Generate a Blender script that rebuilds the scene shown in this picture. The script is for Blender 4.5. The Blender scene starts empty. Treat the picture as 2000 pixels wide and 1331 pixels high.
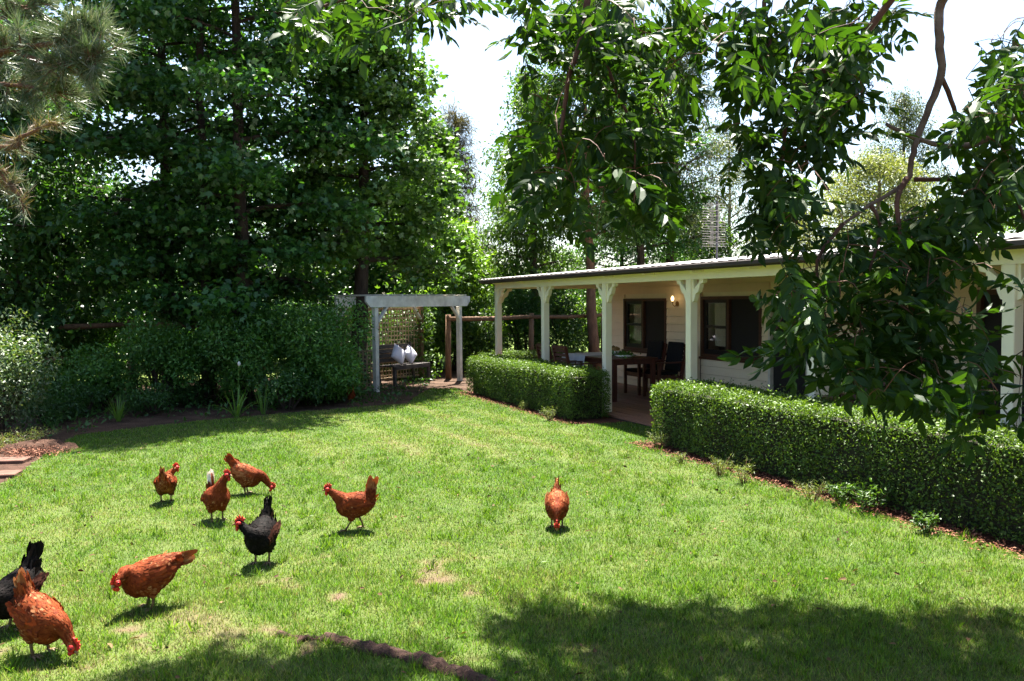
import bpy, bmesh, math, random
import numpy as np
from mathutils import Vector, Matrix

# ------------------------------------------------------------------ camera, sky, sun, exposure
SC = bpy.context.scene
COL = SC.collection
random.seed(7); rng = np.random.default_rng(7)
R = math.radians
FPX, CAM_H, PITCH, ROLL = 1650.0, 1.8, R(2.6), R(0.5)
cam = bpy.data.cameras.new('camera'); camo = bpy.data.objects.new('camera', cam); COL.objects.link(camo)
cam.sensor_width = 36; cam.lens = FPX / 2000 * 36; cam.clip_start = .05; cam.clip_end = 2000
camo.matrix_world = Matrix.Translation((0, 0, CAM_H)) @ Matrix.Rotation(R(90) - PITCH, 4, 'X') @ Matrix.Rotation(-ROLL, 4, 'Z')
SC.camera = camo
SUN_EL, SUN_AZ = R(66), R(1)          # azimuth from +Y (straight ahead) towards +X
world = bpy.data.worlds.new('World'); SC.world = world; world.use_nodes = True
wn = world.node_tree
sky = wn.nodes.new('ShaderNodeTexSky'); sky.sky_type = 'NISHITA'; sky.sun_disc = False
sky.sun_elevation = SUN_EL; sky.sun_rotation = SUN_AZ; sky.air_density = 1.0; sky.dust_density = 1.5; sky.ozone_density = 1.0
bg = wn.nodes['Background']; bg.inputs[1].default_value = 0.05
wn.links.new(sky.outputs[0], bg.inputs[0])
sl = bpy.data.lights.new('sun', 'SUN'); sl.energy = 5.0; sl.angle = R(.53); sl.color = (1, .95, .86)
so = bpy.data.objects.new('sun', sl); COL.objects.link(so)
sdir = Vector((math.sin(SUN_AZ) * math.cos(SUN_EL), math.cos(SUN_AZ) * math.cos(SUN_EL), math.sin(SUN_EL)))
so.rotation_euler = sdir.to_track_quat('Z', 'Y').to_euler(); so.location = (0, 0, 30)
SC.view_settings.view_transform = 'Standard'; SC.view_settings.look = 'None'
SC.view_settings.exposure = 2.75; SC.view_settings.gamma = 1
SC.cycles.use_denoising = True; SC.cycles.denoiser = 'OPENIMAGEDENOISE'; SC.cycles.denoising_input_passes = 'RGB_ALBEDO_NORMAL'; SC.cycles.denoising_prefilter = 'NONE'
SC.cycles.max_bounces = 8; SC.cycles.diffuse_bounces = 6; SC.cycles.glossy_bounces = 3
SC.cycles.transmission_bounces = 4; SC.cycles.transparent_max_bounces = 6
SC.cycles.sample_clamp_indirect = 6; SC.cycles.caustics_reflective = False; SC.cycles.caustics_refractive = False
SC.cycles.use_adaptive_sampling = True; SC.cycles.adaptive_threshold = 0.012

# ------------------------------------------------------------------ where a pixel of the 2000 x 1331 photograph lies in the place
def ray(x, y):
    u = (x - 1000) / FPX; v = (665.5 - y) / FPX; c, s = math.cos(ROLL), math.sin(ROLL)
    u, v = c * u + s * v, -s * u + c * v
    d = np.array([u, math.cos(PITCH) + v * math.sin(PITCH), -math.sin(PITCH) + v * math.cos(PITCH)])
    return d / d[1]
def G(x, y, z=0.):
    d = ray(x, y); return np.array([0, 0, CAM_H]) + d * ((z - CAM_H) / d[2])
def AT(x, y, Y):
    return np.array([0, 0, CAM_H]) + ray(x, y) * Y

# ------------------------------------------------------------------ objects
def tag(o, label=None, cat=None, group=None, kind=None):
    if label: o['label'] = label
    if cat: o['category'] = cat
    if group: o['group'] = group
    if kind: o['kind'] = kind
    return o
def thing(name, label, cat, loc=(0, 0, 0), rz=0., group=None, scale=1.):
    o = bpy.data.objects.new(name, None); COL.objects.link(o); o.empty_display_size = .2
    o.location = [float(v) for v in loc]; o.rotation_euler = (0, 0, rz); o.scale = (scale,) * 3
    return tag(o, label, cat, group)
def link(name, me, mat=None, parent=None, smooth=False):
    o = bpy.data.objects.new(name, me); COL.objects.link(o)
    if mat is not None and not me.materials: me.materials.append(mat)
    if parent is not None: o.parent = parent
    if smooth: me.polygons.foreach_set('use_smooth', np.ones(len(me.polygons), bool))
    return o
class MB:
    def __init__(s): s.v = []; s.f = []
    def add(s, vs, fs):
        b = len(s.v); s.v += [tuple(map(float, p)) for p in vs]; s.f += [tuple(b + i for i in f) for f in fs]; return s
    def box(s, x0, x1, y0, y1, z0, z1):
        return s.add([(x, y, z) for z in (z0, z1) for x, y in ((x0, y0), (x1, y0), (x1, y1), (x0, y1))],
                     [(3, 2, 1, 0), (4, 5, 6, 7), (0, 1, 5, 4), (1, 2, 6, 5), (2, 3, 7, 6), (3, 0, 4, 7)])
    def beam(s, a, b, w, h, up=(0, 0, 1)):
        a, b = Vector(a), Vector(b); t = (b - a).normalized(); up = Vector(up)
        sx = t.cross(up)
        sx = sx.normalized() if sx.length > 1e-4 else Vector((1, 0, 0))
        uz = sx.cross(t).normalized()
        p = [q + sx * (i * w / 2) + uz * (j * h / 2) for q in (a, b) for i, j in ((-1, -1), (1, -1), (1, 1), (-1, 1))]
        return s.add(p, [(0, 1, 2, 3), (7, 6, 5, 4), (4, 5, 1, 0), (5, 6, 2, 1), (6, 7, 3, 2), (7, 4, 0, 3)])
    def tube(s, pts, rad, n=8, cap=True, flat=None, jit=0.):
        P = [Vector(p) for p in pts]; m = len(P)
        if not hasattr(rad, '__len__'): rad = [rad] * m
        t0 = (P[1] - P[0]).normalized(); ref = Vector((0, 0, 1)) if abs(t0.z) < .9 else Vector((1, 0, 0))
        sx = t0.cross(ref).normalized(); vs = []
        for i in range(m):
            t = (P[min(i + 1, m - 1)] - P[max(i - 1, 0)]).normalized()
            sx = (sx - t * sx.dot(t)).normalized(); sy = t.cross(sx)
            rr = rad[i]; ra, rb = (rr if hasattr(rr, '__len__') else (rr, rr))
            for k in range(n):
                a = 2 * math.pi * k / n; j = 1 + (random.uniform(-jit, jit) if jit else 0)
                vs.append(P[i] + sx * (math.cos(a) * ra * j) + sy * (math.sin(a) * rb * j))
        fs = [(i * n + k, i * n + (k + 1) % n, (i + 1) * n + (k + 1) % n, (i + 1) * n + k) for i in range(m - 1) for k in range(n)]
        if cap: fs += [tuple(range(n - 1, -1, -1)), tuple(range((m - 1) * n, m * n))]
        return s.add(vs, fs)
    def prism(s, poly, axis_o, ax, ay, az, d0, d1):
        o, ax, ay, az = Vector(axis_o), Vector(ax), Vector(ay), Vector(az); n = len(poly)
        vs = [o + ax * p[0] + ay * p[1] + az * d for d in (d0, d1) for p in poly]
        return s.add(vs, [tuple(range(n - 1, -1, -1)), tuple(range(n, 2 * n))] + [(i, (i + 1) % n, n + (i + 1) % n, n + i) for i in range(n)])
    def mesh(s, name):
        me = bpy.data.meshes.new(name); me.from_pydata(s.v, [], s.f); me.update()
        bm = bmesh.new(); bm.from_mesh(me); bmesh.ops.recalc_face_normals(bm, faces=bm.faces); bm.to_mesh(me); bm.free(); return me
    def build(s, name, mat, parent=None, smooth=False, bevel=0.):
        o = link(name, s.mesh(name), mat, parent, smooth)
        if bevel:
            m = o.modifiers.new('bevel', 'BEVEL'); m.width = bevel; m.segments = 1; m.limit_method = 'ANGLE'
        return o
def np_mesh(name, V, polys_flat, sizes):
    me = bpy.data.meshes.new(name); V = np.ascontiguousarray(V, np.float32)
    me.vertices.add(len(V)); me.vertices.foreach_set('co', V.ravel())
    sizes = np.asarray(sizes, np.int32); me.loops.add(int(sizes.sum())); me.loops.foreach_set('vertex_index', np.asarray(polys_flat, np.int32))
    me.polygons.add(len(sizes)); me.polygons.foreach_set('loop_start', np.concatenate([[0], np.cumsum(sizes)[:-1]]).astype(np.int32))
    me.update(calc_edges=True); return me
def nrm(a): return a / (np.linalg.norm(a, axis=-1, keepdims=True) + 1e-9)
# leaf outlines: x along the leaf, y across, z lift
T_RHOMB = (np.array([(0, 0, 0), (.42, .5, .08), (1, 0, -.1), (.42, -.5, .08)]), [(0, 1, 2, 3)])
T_FOLD = (np.array([(0, 0, 0), (.3, .42, .1), (.68, .36, .06), (1, 0, -.12), (.68, -.36, .06), (.3, -.42, .1), (.5, 0, -.02)]), [(0, 6, 1), (1, 6, 2), (2, 6, 3), (3, 6, 4), (4, 6, 5), (5, 6, 0)])
T_STAR = (np.array([(0, 0, 0), (-.06, .42, -.03), (.28, .2, .03), (.5, .62, -.06), (.56, .18, .03), (1, 0, -.1), (.56, -.18, .03), (.5, -.62, -.06), (.28, -.2, .03), (-.06, -.42, -.03)]), [tuple(range(10))])
T_STAR3 = (np.array([(0, 0, 0), (.12, .34, -.02), (.5, .6, -.06), (.56, .18, .03), (1, 0, -.1), (.56, -.18, .03), (.5, -.6, -.06), (.12, -.34, -.02)]), [tuple(range(8))])
T_NEEDLE = (np.array([(0, .5, 0), (0, -.5, 0), (1, 0, 0)]), [(0, 1, 2)])
T_STRAP = (np.array([(0, .4, 0), (0, -.4, 0), (.5, -.5, .12), (.5, .5, .12), (1, 0, -.12)]), [(0, 1, 2, 3), (3, 2, 4)])
def leaves(P, A, Nn, L, W, tmpl):
    P = np.asarray(P, float); n = len(P); T, polys = tmpl; k = len(T)
    A = nrm(np.asarray(A, float)); B = nrm(np.cross(Nn, A)); C = np.cross(A, B)
    L = np.broadcast_to(np.asarray(L, float), (n,)); W = np.broadcast_to(np.asarray(W, float), (n,))
    V = P[:, None, :] + A[:, None, :] * (T[None, :, 0:1] * L[:, None, None]) + B[:, None, :] * (T[None, :, 1:2] * W[:, None, None]) + C[:, None, :] * (T[None, :, 2:3] * L[:, None, None])
    idx = np.concatenate([np.array(p) for p in polys]); ps = [len(p) for p in polys]
    flat = (np.arange(n)[:, None] * k + idx[None, :]).ravel()
    return V.reshape(-1, 3), flat, np.tile(ps, n)
def leaf_obj(name, mat, parent, packs, kind=None):
    Vs, Fs, Ss, b = [], [], [], 0
    for V, f, s in packs:
        Vs.append(V); Fs.append(f + b); Ss.append(s); b += len(V)
    o = link(name, np_mesh(name, np.concatenate(Vs), np.concatenate(Fs), np.concatenate(Ss)), mat, parent)
    if kind: o['kind'] = kind
    return o
# smooth value noise on the plane
_lat = rng.random((256, 256))
def vnoise(x, y):
    xi = np.floor(x).astype(int); yi = np.floor(y).astype(int); fx = x - xi; fy = y - yi
    fx = fx * fx * (3 - 2 * fx); fy = fy * fy * (3 - 2 * fy)
    a, b = _lat[xi % 256, yi % 256], _lat[(xi + 1) % 256, yi % 256]; c, d = _lat[xi % 256, (yi + 1) % 256], _lat[(xi + 1) % 256, (yi + 1) % 256]
    return (a * (1 - fx) + b * fx) * (1 - fy) + (c * (1 - fx) + d * fx) * fy
def fbm(x, y, o=4):
    s = 0; a = .5; t = 0
    for i in range(o):
        s = s + a * vnoise(x * 2 ** i + 17 * i, y * 2 ** i + 5 * i); t += a; a *= .5
    return s / t

# ------------------------------------------------------------------ materials
def newmat(name):
    m = bpy.data.materials.new(name); m.use_nodes = True; nt = m.node_tree
    return m, nt, nt.nodes['Principled BSDF'], nt.nodes['Material Output']
def ramp(nt, src, stops):
    r = nt.nodes.new('ShaderNodeValToRGB'); e = r.color_ramp.elements
    while len(e) < len(stops): e.new(.5)
    for i, (p, c) in enumerate(stops): e[i].position = p; e[i].color = (*c, 1)
    nt.links.new(src, r.inputs[0]); return r
def noise(nt, scale, detail=4, rough=.55, coord='Object', stretch=None):
    tc = nt.nodes.new('ShaderNodeTexCoord'); n = nt.nodes.new('ShaderNodeTexNoise'); src = tc.outputs[coord]
    if stretch:
        mp = nt.nodes.new('ShaderNodeMapping'); mp.inputs['Scale'].default_value = stretch; nt.links.new(src, mp.inputs[0]); src = mp.outputs[0]
    nt.links.new(src, n.inputs['Vector']); n.inputs['Scale'].default_value = scale; n.inputs['Detail'].default_value = detail; n.inputs['Roughness'].default_value = rough
    return n
def surf(name, c1, c2, scale=6, rough=.6, bump=.0, bscale=40, spec=.4, stretch=None, bdist=.01, rnd=0., metal=0.):
    m, nt, p, out = newmat(name)
    n = noise(nt, scale, 5, .6, stretch=stretch); r = ramp(nt, n.outputs['Fac'], [(.3, c1), (.7, c2)]); col = r.outputs[0]
    if rnd:
        oi = nt.nodes.new('ShaderNodeObjectInfo'); mr = nt.nodes.new('ShaderNodeMapRange'); mr.inputs[3].default_value = 1 - rnd; mr.inputs[4].default_value = 1 + rnd
        nt.links.new(oi.outputs['Random'], mr.inputs[0]); hs = nt.nodes.new('ShaderNodeHueSaturation')
        nt.links.new(col, hs.inputs['Color']); nt.links.new(mr.outputs[0], hs.inputs['Value']); col = hs.outputs[0]
    nt.links.new(col, p.inputs['Base Color']); p.inputs['Roughness'].default_value = rough; p.inputs['Specular IOR Level'].default_value = spec; p.inputs['Metallic'].default_value = metal
    if bump:
        b = nt.nodes.new('ShaderNodeBump'); nb = noise(nt, bscale, 6, .65, stretch=stretch); nt.links.new(nb.outputs['Fac'], b.inputs['Height'])
        b.inputs['Strength'].default_value = bump; b.inputs['Distance'].default_value = bdist; nt.links.new(b.outputs[0], p.inputs['Normal'])
    return m
def leafmat(name, cols, trans=.38, rough=.45, spec=.45, tint=(1.25, 1.25, .35), patch=None):
    m, nt, p, out = newmat(name)
    ge = nt.nodes.new('ShaderNodeNewGeometry')
    k = len(cols); r = ramp(nt, ge.outputs['Random Per Island'], [(i / max(1, k - 1), c) for i, c in enumerate(cols)]); col = r.outputs[0]
    n = noise(nt, patch or .8, 2); hs = nt.nodes.new('ShaderNodeHueSaturation'); mr = nt.nodes.new('ShaderNodeMapRange'); mr.inputs[1].default_value = .3; mr.inputs[2].default_value = .7; mr.inputs[3].default_value = .75; mr.inputs[4].default_value = 1.3
    nt.links.new(n.outputs['Fac'], mr.inputs[0]); nt.links.new(mr.outputs[0], hs.inputs['Value']); nt.links.new(col, hs.inputs['Color']); col = hs.outputs[0]
    nt.links.new(col, p.inputs['Base Color']); p.inputs['Roughness'].default_value = rough; p.inputs['Specular IOR Level'].default_value = spec
    if trans:
        mu = nt.nodes.new('ShaderNodeMix'); mu.data_type = 'RGBA'; mu.blend_type = 'MULTIPLY'; mu.inputs[0].default_value = 1
        nt.links.new(col, mu.inputs[6]); mu.inputs[7].default_value = (*tint, 1)
        t = nt.nodes.new('ShaderNodeBsdfTranslucent'); nt.links.new(mu.outputs[2], t.inputs[0])
        mx = nt.nodes.new('ShaderNodeMixShader'); mx.inputs[0].default_value = trans
        nt.links.new(p.outputs[0], mx.inputs[1]); nt.links.new(t.outputs[0], mx.inputs[2]); nt.links.new(mx.outputs[0], out.inputs[0])
    return m
def attrmat(name, stops, rough=.7, trans=.3, attr='dry', rnd=.25, spec=.3):
    m, nt, p, out = newmat(name)
    a = nt.nodes.new('ShaderNodeAttribute'); a.attribute_name = attr; r = ramp(nt, a.outputs['Fac'], stops); col = r.outputs[0]
    ge = nt.nodes.new('ShaderNodeNewGeometry'); mr = nt.nodes.new('ShaderNodeMapRange'); mr.inputs[3].default_value = 1 - rnd; mr.inputs[4].default_value = 1 + rnd
    nt.links.new(ge.outputs['Random Per Island'], mr.inputs[0]); hs = nt.nodes.new('ShaderNodeHueSaturation'); nt.links.new(mr.outputs[0], hs.inputs['Value']); nt.links.new(col, hs.inputs['Color'])
    nt.links.new(hs.outputs[0], p.inputs['Base Color']); p.inputs['Roughness'].default_value = rough; p.inputs['Specular IOR Level'].default_value = spec
    if trans:
        t = nt.nodes.new('ShaderNodeBsdfTranslucent'); nt.links.new(hs.outputs[0], t.inputs[0]); mx = nt.nodes.new('ShaderNodeMixShader'); mx.inputs[0].default_value = trans
        nt.links.new(p.outputs[0], mx.inputs[1]); nt.links.new(t.outputs[0], mx.inputs[2]); nt.links.new(mx.outputs[0], out.inputs[0])
    return m
M = {}
M['soil'] = surf('soil', (.035, .022, .015), (.1, .062, .042), 3, .95, .8, 30, .1, bdist=.04)
M['paddock'] = surf('paddock_grass', (.05, .09, .015), (.13, .17, .04), 1.2, .95, .6, 20, .1, bdist=.05)
M['mulch'] = surf('mulch', (.05, .02, .013), (.13, .055, .036), 14, .95, .8, 60, .1, bdist=.02)
M['dirt'] = surf('brown_dirt', (.03, .016, .011), (.085, .046, .032), 8, .95, .9, 40, .1, bdist=.03)
M['chip'] = leafmat('wood_chip', [(.05, .017, .01), (.12, .046, .028), (.2, .1, .066)], 0, .9, .1)
M['thatch'] = attrmat('lawn_thatch', [(0, (.03, .055, .006)), (.45, (.06, .08, .014)), (.7, (.075, .07, .024)), (1, (.085, .047, .032))], .95, 0, rnd=0)
M['blade'] = attrmat('grass_blade', [(0, (.066, .155, .006)), (.45, (.135, .21, .014)), (.7, (.19, .19, .05)), (1, (.17, .115, .06))], .4, .4, rnd=.75, spec=.35)
M['tuft'] = leafmat('tall_grass_tuft', [(.05, .12, .008), (.08, .16, .015), (.13, .2, .03)], .4, .5, .3)
M['dead_leaf'] = leafmat('fallen_leaf', [(.03, .015, .008), (.08, .045, .02), (.14, .09, .045)], .1, .8, .15)
M['cream'] = surf('cream_paint', (.76, .7, .52), (.82, .76, .58), 3, .5, .15, 60, .4, bdist=.002)
M['board'] = surf('cream_weatherboard', (.72, .6, .44), (.78, .66, .49), 2.5, .55, .2, 50, .35, stretch=(1, 1, 1), bdist=.002, rnd=.03)
M['white'] = surf('weathered_white_paint', (.42, .39, .34), (.68, .65, .58), 5, .65, .3, 30, .3, bdist=.003)
M['fascia'] = surf('dark_brown_gutter', (.028, .02, .016), (.04, .028, .022), 4, .5, 0)
M['roof'] = surf('pale_steel_roof', (.42, .39, .38), (.55, .52, .5), 1.5, .45, .1, 20, .5)
M['frame'] = surf('dark_stained_window_timber', (.05, .02, .012), (.085, .035, .02), 6, .5, .2, 40, .4, stretch=(1, 1, 6))
M['sash'] = surf('black_sash_paint', (.012, .01, .01), (.02, .016, .015), 6, .4)
M['curtain'] = surf('ivory_curtain', (.5, .47, .38), (.6, .56, .46), 5, .9)
M['plank'] = surf('red_brown_floor_board', (.16, .075, .048), (.26, .13, .085), 3, .55, .25, 30, .35, stretch=(6, .6, 1), rnd=.18)
M['redwood'] = surf('oiled_red_hardwood', (.05, .013, .008), (.095, .024, .014), 8, .4, .2, 40, .45, stretch=(4, 4, 1))
M['black_cloth'] = surf('black_cushion_cloth', (.006, .006, .008), (.014, .013, .015), 30, .85, .2, 120, .2)
M['linen'] = surf('grey_white_linen', (.5, .5, .54), (.62, .62, .66), 12, .9)
M['pillow'] = surf('lilac_white_pillow', (.55, .52, .62), (.72, .7, .78), 6, .9, .3, 10, bdist=.02)
M['dark_wood'] = surf('weathered_dark_timber', (.035, .03, .028), (.08, .07, .062), 7, .8, .4, 30, .2, stretch=(1, 1, 4))
M['log'] = surf('brown_log', (.085, .046, .026), (.18, .105, .06), 6, .85, .5, 20, .2, stretch=(3, 3, .6), bdist=.02)
M['lattice'] = surf('brown_lattice', (.28, .2, .12), (.45, .34, .22), 7, .8, .3, 40, .2)
M['metal'] = surf('dull_aluminium', (.12, .115, .11), (.2, .19, .18), 10, .6, 0, metal=.2)
M['mast'] = surf('dark_mast', (.03, .03, .04), (.05, .05, .06), 10, .5, 0)
M['vent'] = surf('grey_blue_pipe', (.2, .23, .28), (.28, .31, .36), 8, .5, 0)
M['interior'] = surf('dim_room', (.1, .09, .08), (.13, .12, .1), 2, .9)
M['bark'] = surf('grey_brown_bark', (.028, .021, .017), (.075, .055, .042), 5, .9, .8, 12, .15, stretch=(3, 3, .7), bdist=.04)
M['bark_red'] = surf('reddish_bark', (.1, .05, .032), (.22, .12, .075), 6, .85, .6, 16, .2, stretch=(3, 3, .7), bdist=.03)
M['bark_pale'] = surf('pale_gum_bark', (.16, .12, .09), (.3, .24, .18), 4, .85, .5, 12, .2, stretch=(3, 3, .6), bdist=.03)
M['twig'] = surf('red_brown_twig', (.07, .03, .018), (.14, .065, .038), 14, .75, .5, 50, .25, bdist=.01)
M['limb'] = surf('lichen_limb', (.08, .042, .028), (.2, .15, .11), 9, .85, .7, 30, .2, bdist=.015)
M['root'] = surf('exposed_root', (.025, .014, .01), (.09, .047, .034), 26, .9, 1., 45, .2, stretch=(1, 1, 1), bdist=.03)
M['slab'] = surf('red_paver', (.06, .03, .021), (.14, .07, .05), 7, .85, .5, 30, .2, rnd=.1)
M['pinnate'] = leafmat('glossy_pinnate_leaf', [(.014, .042, .006), (.026, .066, .008), (.045, .095, .012)], .45, .48, .22)
M['sweetgum'] = leafmat('sweetgum_leaf', [(.02, .075, .018), (.035, .105, .02), (.055, .145, .026)], .4, .42, .5)
M['sweetgum_light'] = leafmat('sweetgum_light_leaf', [(.03, .08, .012), (.055, .125, .02), (.085, .165, .03)], .42, .42, .5)
M['dark_leaf'] = leafmat('dark_shrub_leaf', [(.022, .075, .016), (.038, .105, .02), (.06, .14, .026)], .36, .45, .45)
M['bank_leaf'] = leafmat('shrub_bank_leaf', [(.04, .125, .022), (.07, .175, .03), (.11, .23, .04)], .36, .45, .4)
M['mid_leaf'] = leafmat('mid_green_leaf', [(.03, .075, .012), (.055, .115, .018), (.085, .155, .03)], .38, .5, .4)
M['bright_leaf'] = leafmat('bright_green_leaf', [(.06, .13, .015), (.1, .2, .022), (.16, .27, .04)], .45, .5, .4)
M['olive_leaf'] = leafmat('olive_leaf', [(.09, .12, .04), (.15, .18, .065), (.22, .24, .1)], .3, .55, .3)
M['gum_leaf'] = leafmat('gum_leaf', [(.04, .065, .025), (.075, .1, .045), (.11, .13, .06)], .3, .5, .4)
M['brown_needle'] = leafmat('casuarina_needle', [(.05, .055, .025), (.09, .075, .04), (.12, .1, .05)], .25, .7, .2)
M['pine'] = leafmat('pine_needle', [(.035, .085, .022), (.09, .13, .055), (.22, .24, .16)], .22, .35, .5, tint=(1, 1, .75))
M['pine_brown'] = leafmat('dry_pine_needle', [(.1, .08, .05), (.2, .15, .1), (.28, .22, .16)], .15, .6, .3)
M['varieg'] = leafmat('pale_shrub_leaf', [(.035, .09, .02), (.075, .13, .045), (.2, .24, .15)], .3, .45, .4)
M['hedge'] = leafmat('box_hedge_leaf', [(.048, .1, .016), (.076, .135, .022), (.11, .175, .034)], .35, .5, .3, patch=2.5)
M['hedge_in'] = surf('hedge_dark_core', (.012, .014, .006), (.035, .028, .014), 9, .95)  # dark colour of the light-blocking core inside the hedges
M['strap'] = leafmat('strap_leaf', [(.09, .19, .03), (.14, .26, .05)], .4, .4, .5)
M['feathery'] = leafmat('feathery_leaf', [(.09, .13, .04), (.15, .2, .07), (.22, .26, .1)], .4, .5, .3)
M['bud'] = surf('papery_bud', (.5, .48, .44), (.62, .6, .55), 20, .8)
M['salad'] = leafmat('salad_leaf', [(.05, .12, .015), (.1, .2, .03)], .3, .5)
M['loaf'] = surf('bread_crust', (.2, .12, .04), (.32, .2, .08), 14, .8, .5, 40)
M['china'] = surf('white_china', (.7, .7, .68), (.76, .76, .74), 5, .25)
def glassmat():
    m, nt, p, out = newmat('window_glass')
    tr = nt.nodes.new('ShaderNodeBsdfTransparent'); tr.inputs[0].default_value = (.88, .88, .86, 1); gl = nt.nodes.new('ShaderNodeBsdfGlossy'); gl.inputs['Roughness'].default_value = .03
    lw = nt.nodes.new('ShaderNodeLayerWeight'); pw = nt.nodes.new('ShaderNodeMath'); pw.operation = 'POWER'; pw.inputs[1].default_value = 4; nt.links.new(lw.outputs['Facing'], pw.inputs[0]); fr = nt.nodes.new('ShaderNodeMapRange'); fr.inputs[3].default_value = .05; fr.inputs[4].default_value = .8; nt.links.new(pw.outputs[0], fr.inputs[0]); mx = nt.nodes.new('ShaderNodeMixShader')
    nt.links.new(fr.outputs[0], mx.inputs[0]); nt.links.new(tr.outputs[0], mx.inputs[1]); nt.links.new(gl.outputs[0], mx.inputs[2]); nt.links.new(mx.outputs[0], out.inputs[0]); return m
M['glass'] = glassmat()
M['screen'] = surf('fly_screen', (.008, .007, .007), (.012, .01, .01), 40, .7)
def emit(name, c, s):
    m, nt, p, out = newmat(name); p.inputs['Base Color'].default_value = (*c, 1); p.inputs['Emission Color'].default_value = (*c, 1); p.inputs['Emission Strength'].default_value = s; return m
M['bulb'] = emit('lit_bulb', (1, .68, .3), .6)
M['brass'] = surf('aged_brass', (.3, .16, .05), (.42, .24, .08), 12, .35, 0, metal=.7)

# ------------------------------------------------------------------ house frame: u runs along the house away from us, n into the house
P3 = G(1186, 809)
DU = np.array([-.38991, .92085, 0.]); NU = np.array([.92085, .38991, 0.])
HOUSE_RZ = math.atan2(-NU[1] * -1, NU[0])      # local x = n, local y = u
def HW(u, n, z=0.): return P3 + DU * u + NU * n + np.array([0, 0, z])
def to_un(P):
    q = np.asarray(P)[..., :2] - P3[:2]; return q @ DU[:2], q @ NU[:2]

# ------------------------------------------------------------------ ground, lawn
link('ground', MB().add([(-400, -60, -.012), (400, -60, -.012), (400, 700, -.012), (-400, 700, -.012)], [(0, 1, 2, 3)]).mesh('ground'), M['soil'])['kind'] = 'structure'
link('paddock', MB().add([(-400, 23.5, -.006), (400, 34, -.006), (400, 690, -.006), (-400, 690, -.006), (-60, 19, -.006), (-12, 17.5, -.006), (-2, 23, -.006)], [(4, 5, 6, 1, 2, 3, 0)]).mesh('paddock'), M['paddock'])['kind'] = 'structure'
lawn_poly = [(6.6, .6)] + [tuple(HW(u, -1.08)[:2]) for u in (-13, -8, -5, -2.7)] + [tuple(HW(u, -.1)[:2]) for u in (-2.55, -.95)] + [tuple(HW(u, -1.0)[:2]) for u in (-.8, 1.5, 3.2)] + \
    [tuple(G(*p)[:2]) for p in ((902, 762), (872, 752), (830, 764), (795, 788), (700, 796), (560, 807), (400, 822), (250, 838), (150, 852), (108, 872), (66, 905), (0, 948), (-120, 1010))] + [(-6.2, 4.2), (-6.2, .6)]
LP = np.array(lawn_poly)
def in_lawn(x, y):
    c = np.zeros(x.shape, bool); j = len(LP) - 1
    for i in range(len(LP)):
        xi, yi = LP[i]; xj, yj = LP[j]
        hit = ((yi > y) != (yj > y)) & (x < (xj - xi) * (y - yi) / (yj - yi + 1e-12) + xi); c ^= hit; j = i
    return c
def dryness(x, y):
    d = .09 + .42 * (fbm(x * .55 + 3, y * .55 + 9, 4) - .36) + .5 * (fbm(x * 5.1, y * 5.1 + 40, 4) - .5)
    near = np.clip((8.2 - y) / 5, 0, 1); d = d + .13 * near + .16 * np.clip((-x - .3) / 3, 0, 1) * near
    u, n = (x - P3[0]) * DU[0] + (y - P3[1]) * DU[1], (x - P3[0]) * NU[0] + (y - P3[1]) * NU[1]
    for c, w, a in ((-2.35, .16, .38), (-3.05, .15, .34), (-3.9, .24, .28), (-1.65, .13, .24), (-4.9, .25, .2)):
        d = d + a * np.exp(-((n - c + .15 * np.sin(u * .7)) / w) ** 2) * np.clip((u + 4.5) / 2, 0, 1)
    spots = fbm(x * 1.7 + 80, y * 1.7 + 21, 3); d = d + np.clip((spots - .58) * 2.2 + .9 * (fbm(x * 9, y * 9 + 3, 2) - .5) * (spots > .52), 0, .45) * np.clip((8 - y) / 3.5, 0., 1) * np.clip((1.2 - x) / 3, .35, 1)
    bare = np.clip((fbm(x * 3.7 + 11, y * 3.7 + 7, 4) - .62) * 6, 0, 1) * np.clip((7.6 - y) / 2.5, 0, 1) * np.clip((1.6 - x) / 2, .25, 1)
    return np.clip(np.maximum(d, bare), 0, 1)
gx, gy = np.arange(-6.6, 7.2, .08), np.arange(.6, 17.6, .08)
XX, YY = np.meshgrid(gx, gy, indexing='ij'); ins = in_lawn(XX[:-1, :-1] + .04, YY[:-1, :-1] + .04); idg = np.arange(XX.size).reshape(XX.shape)
quads = np.stack([idg[:-1, :-1], idg[1:, :-1], idg[1:, 1:], idg[:-1, 1:]], -1)[ins]
used, inv = np.unique(quads.ravel(), return_inverse=True)
VX = np.stack([XX.ravel()[used], YY.ravel()[used], np.zeros(len(used))], 1)
VX[:, 2] = .012 * (fbm(VX[:, 0] * 1.3, VX[:, 1] * 1.3, 3) - .5)
lawn_me = np_mesh('lawn', VX, inv, np.full(len(quads), 4))
at = lawn_me.attributes.new('dry', 'FLOAT', 'POINT'); at.data.foreach_set('value', dryness(VX[:, 0], VX[:, 1]).astype(np.float32))
link('lawn', lawn_me, M['thatch'], None, True)['kind'] = 'structure'
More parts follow.
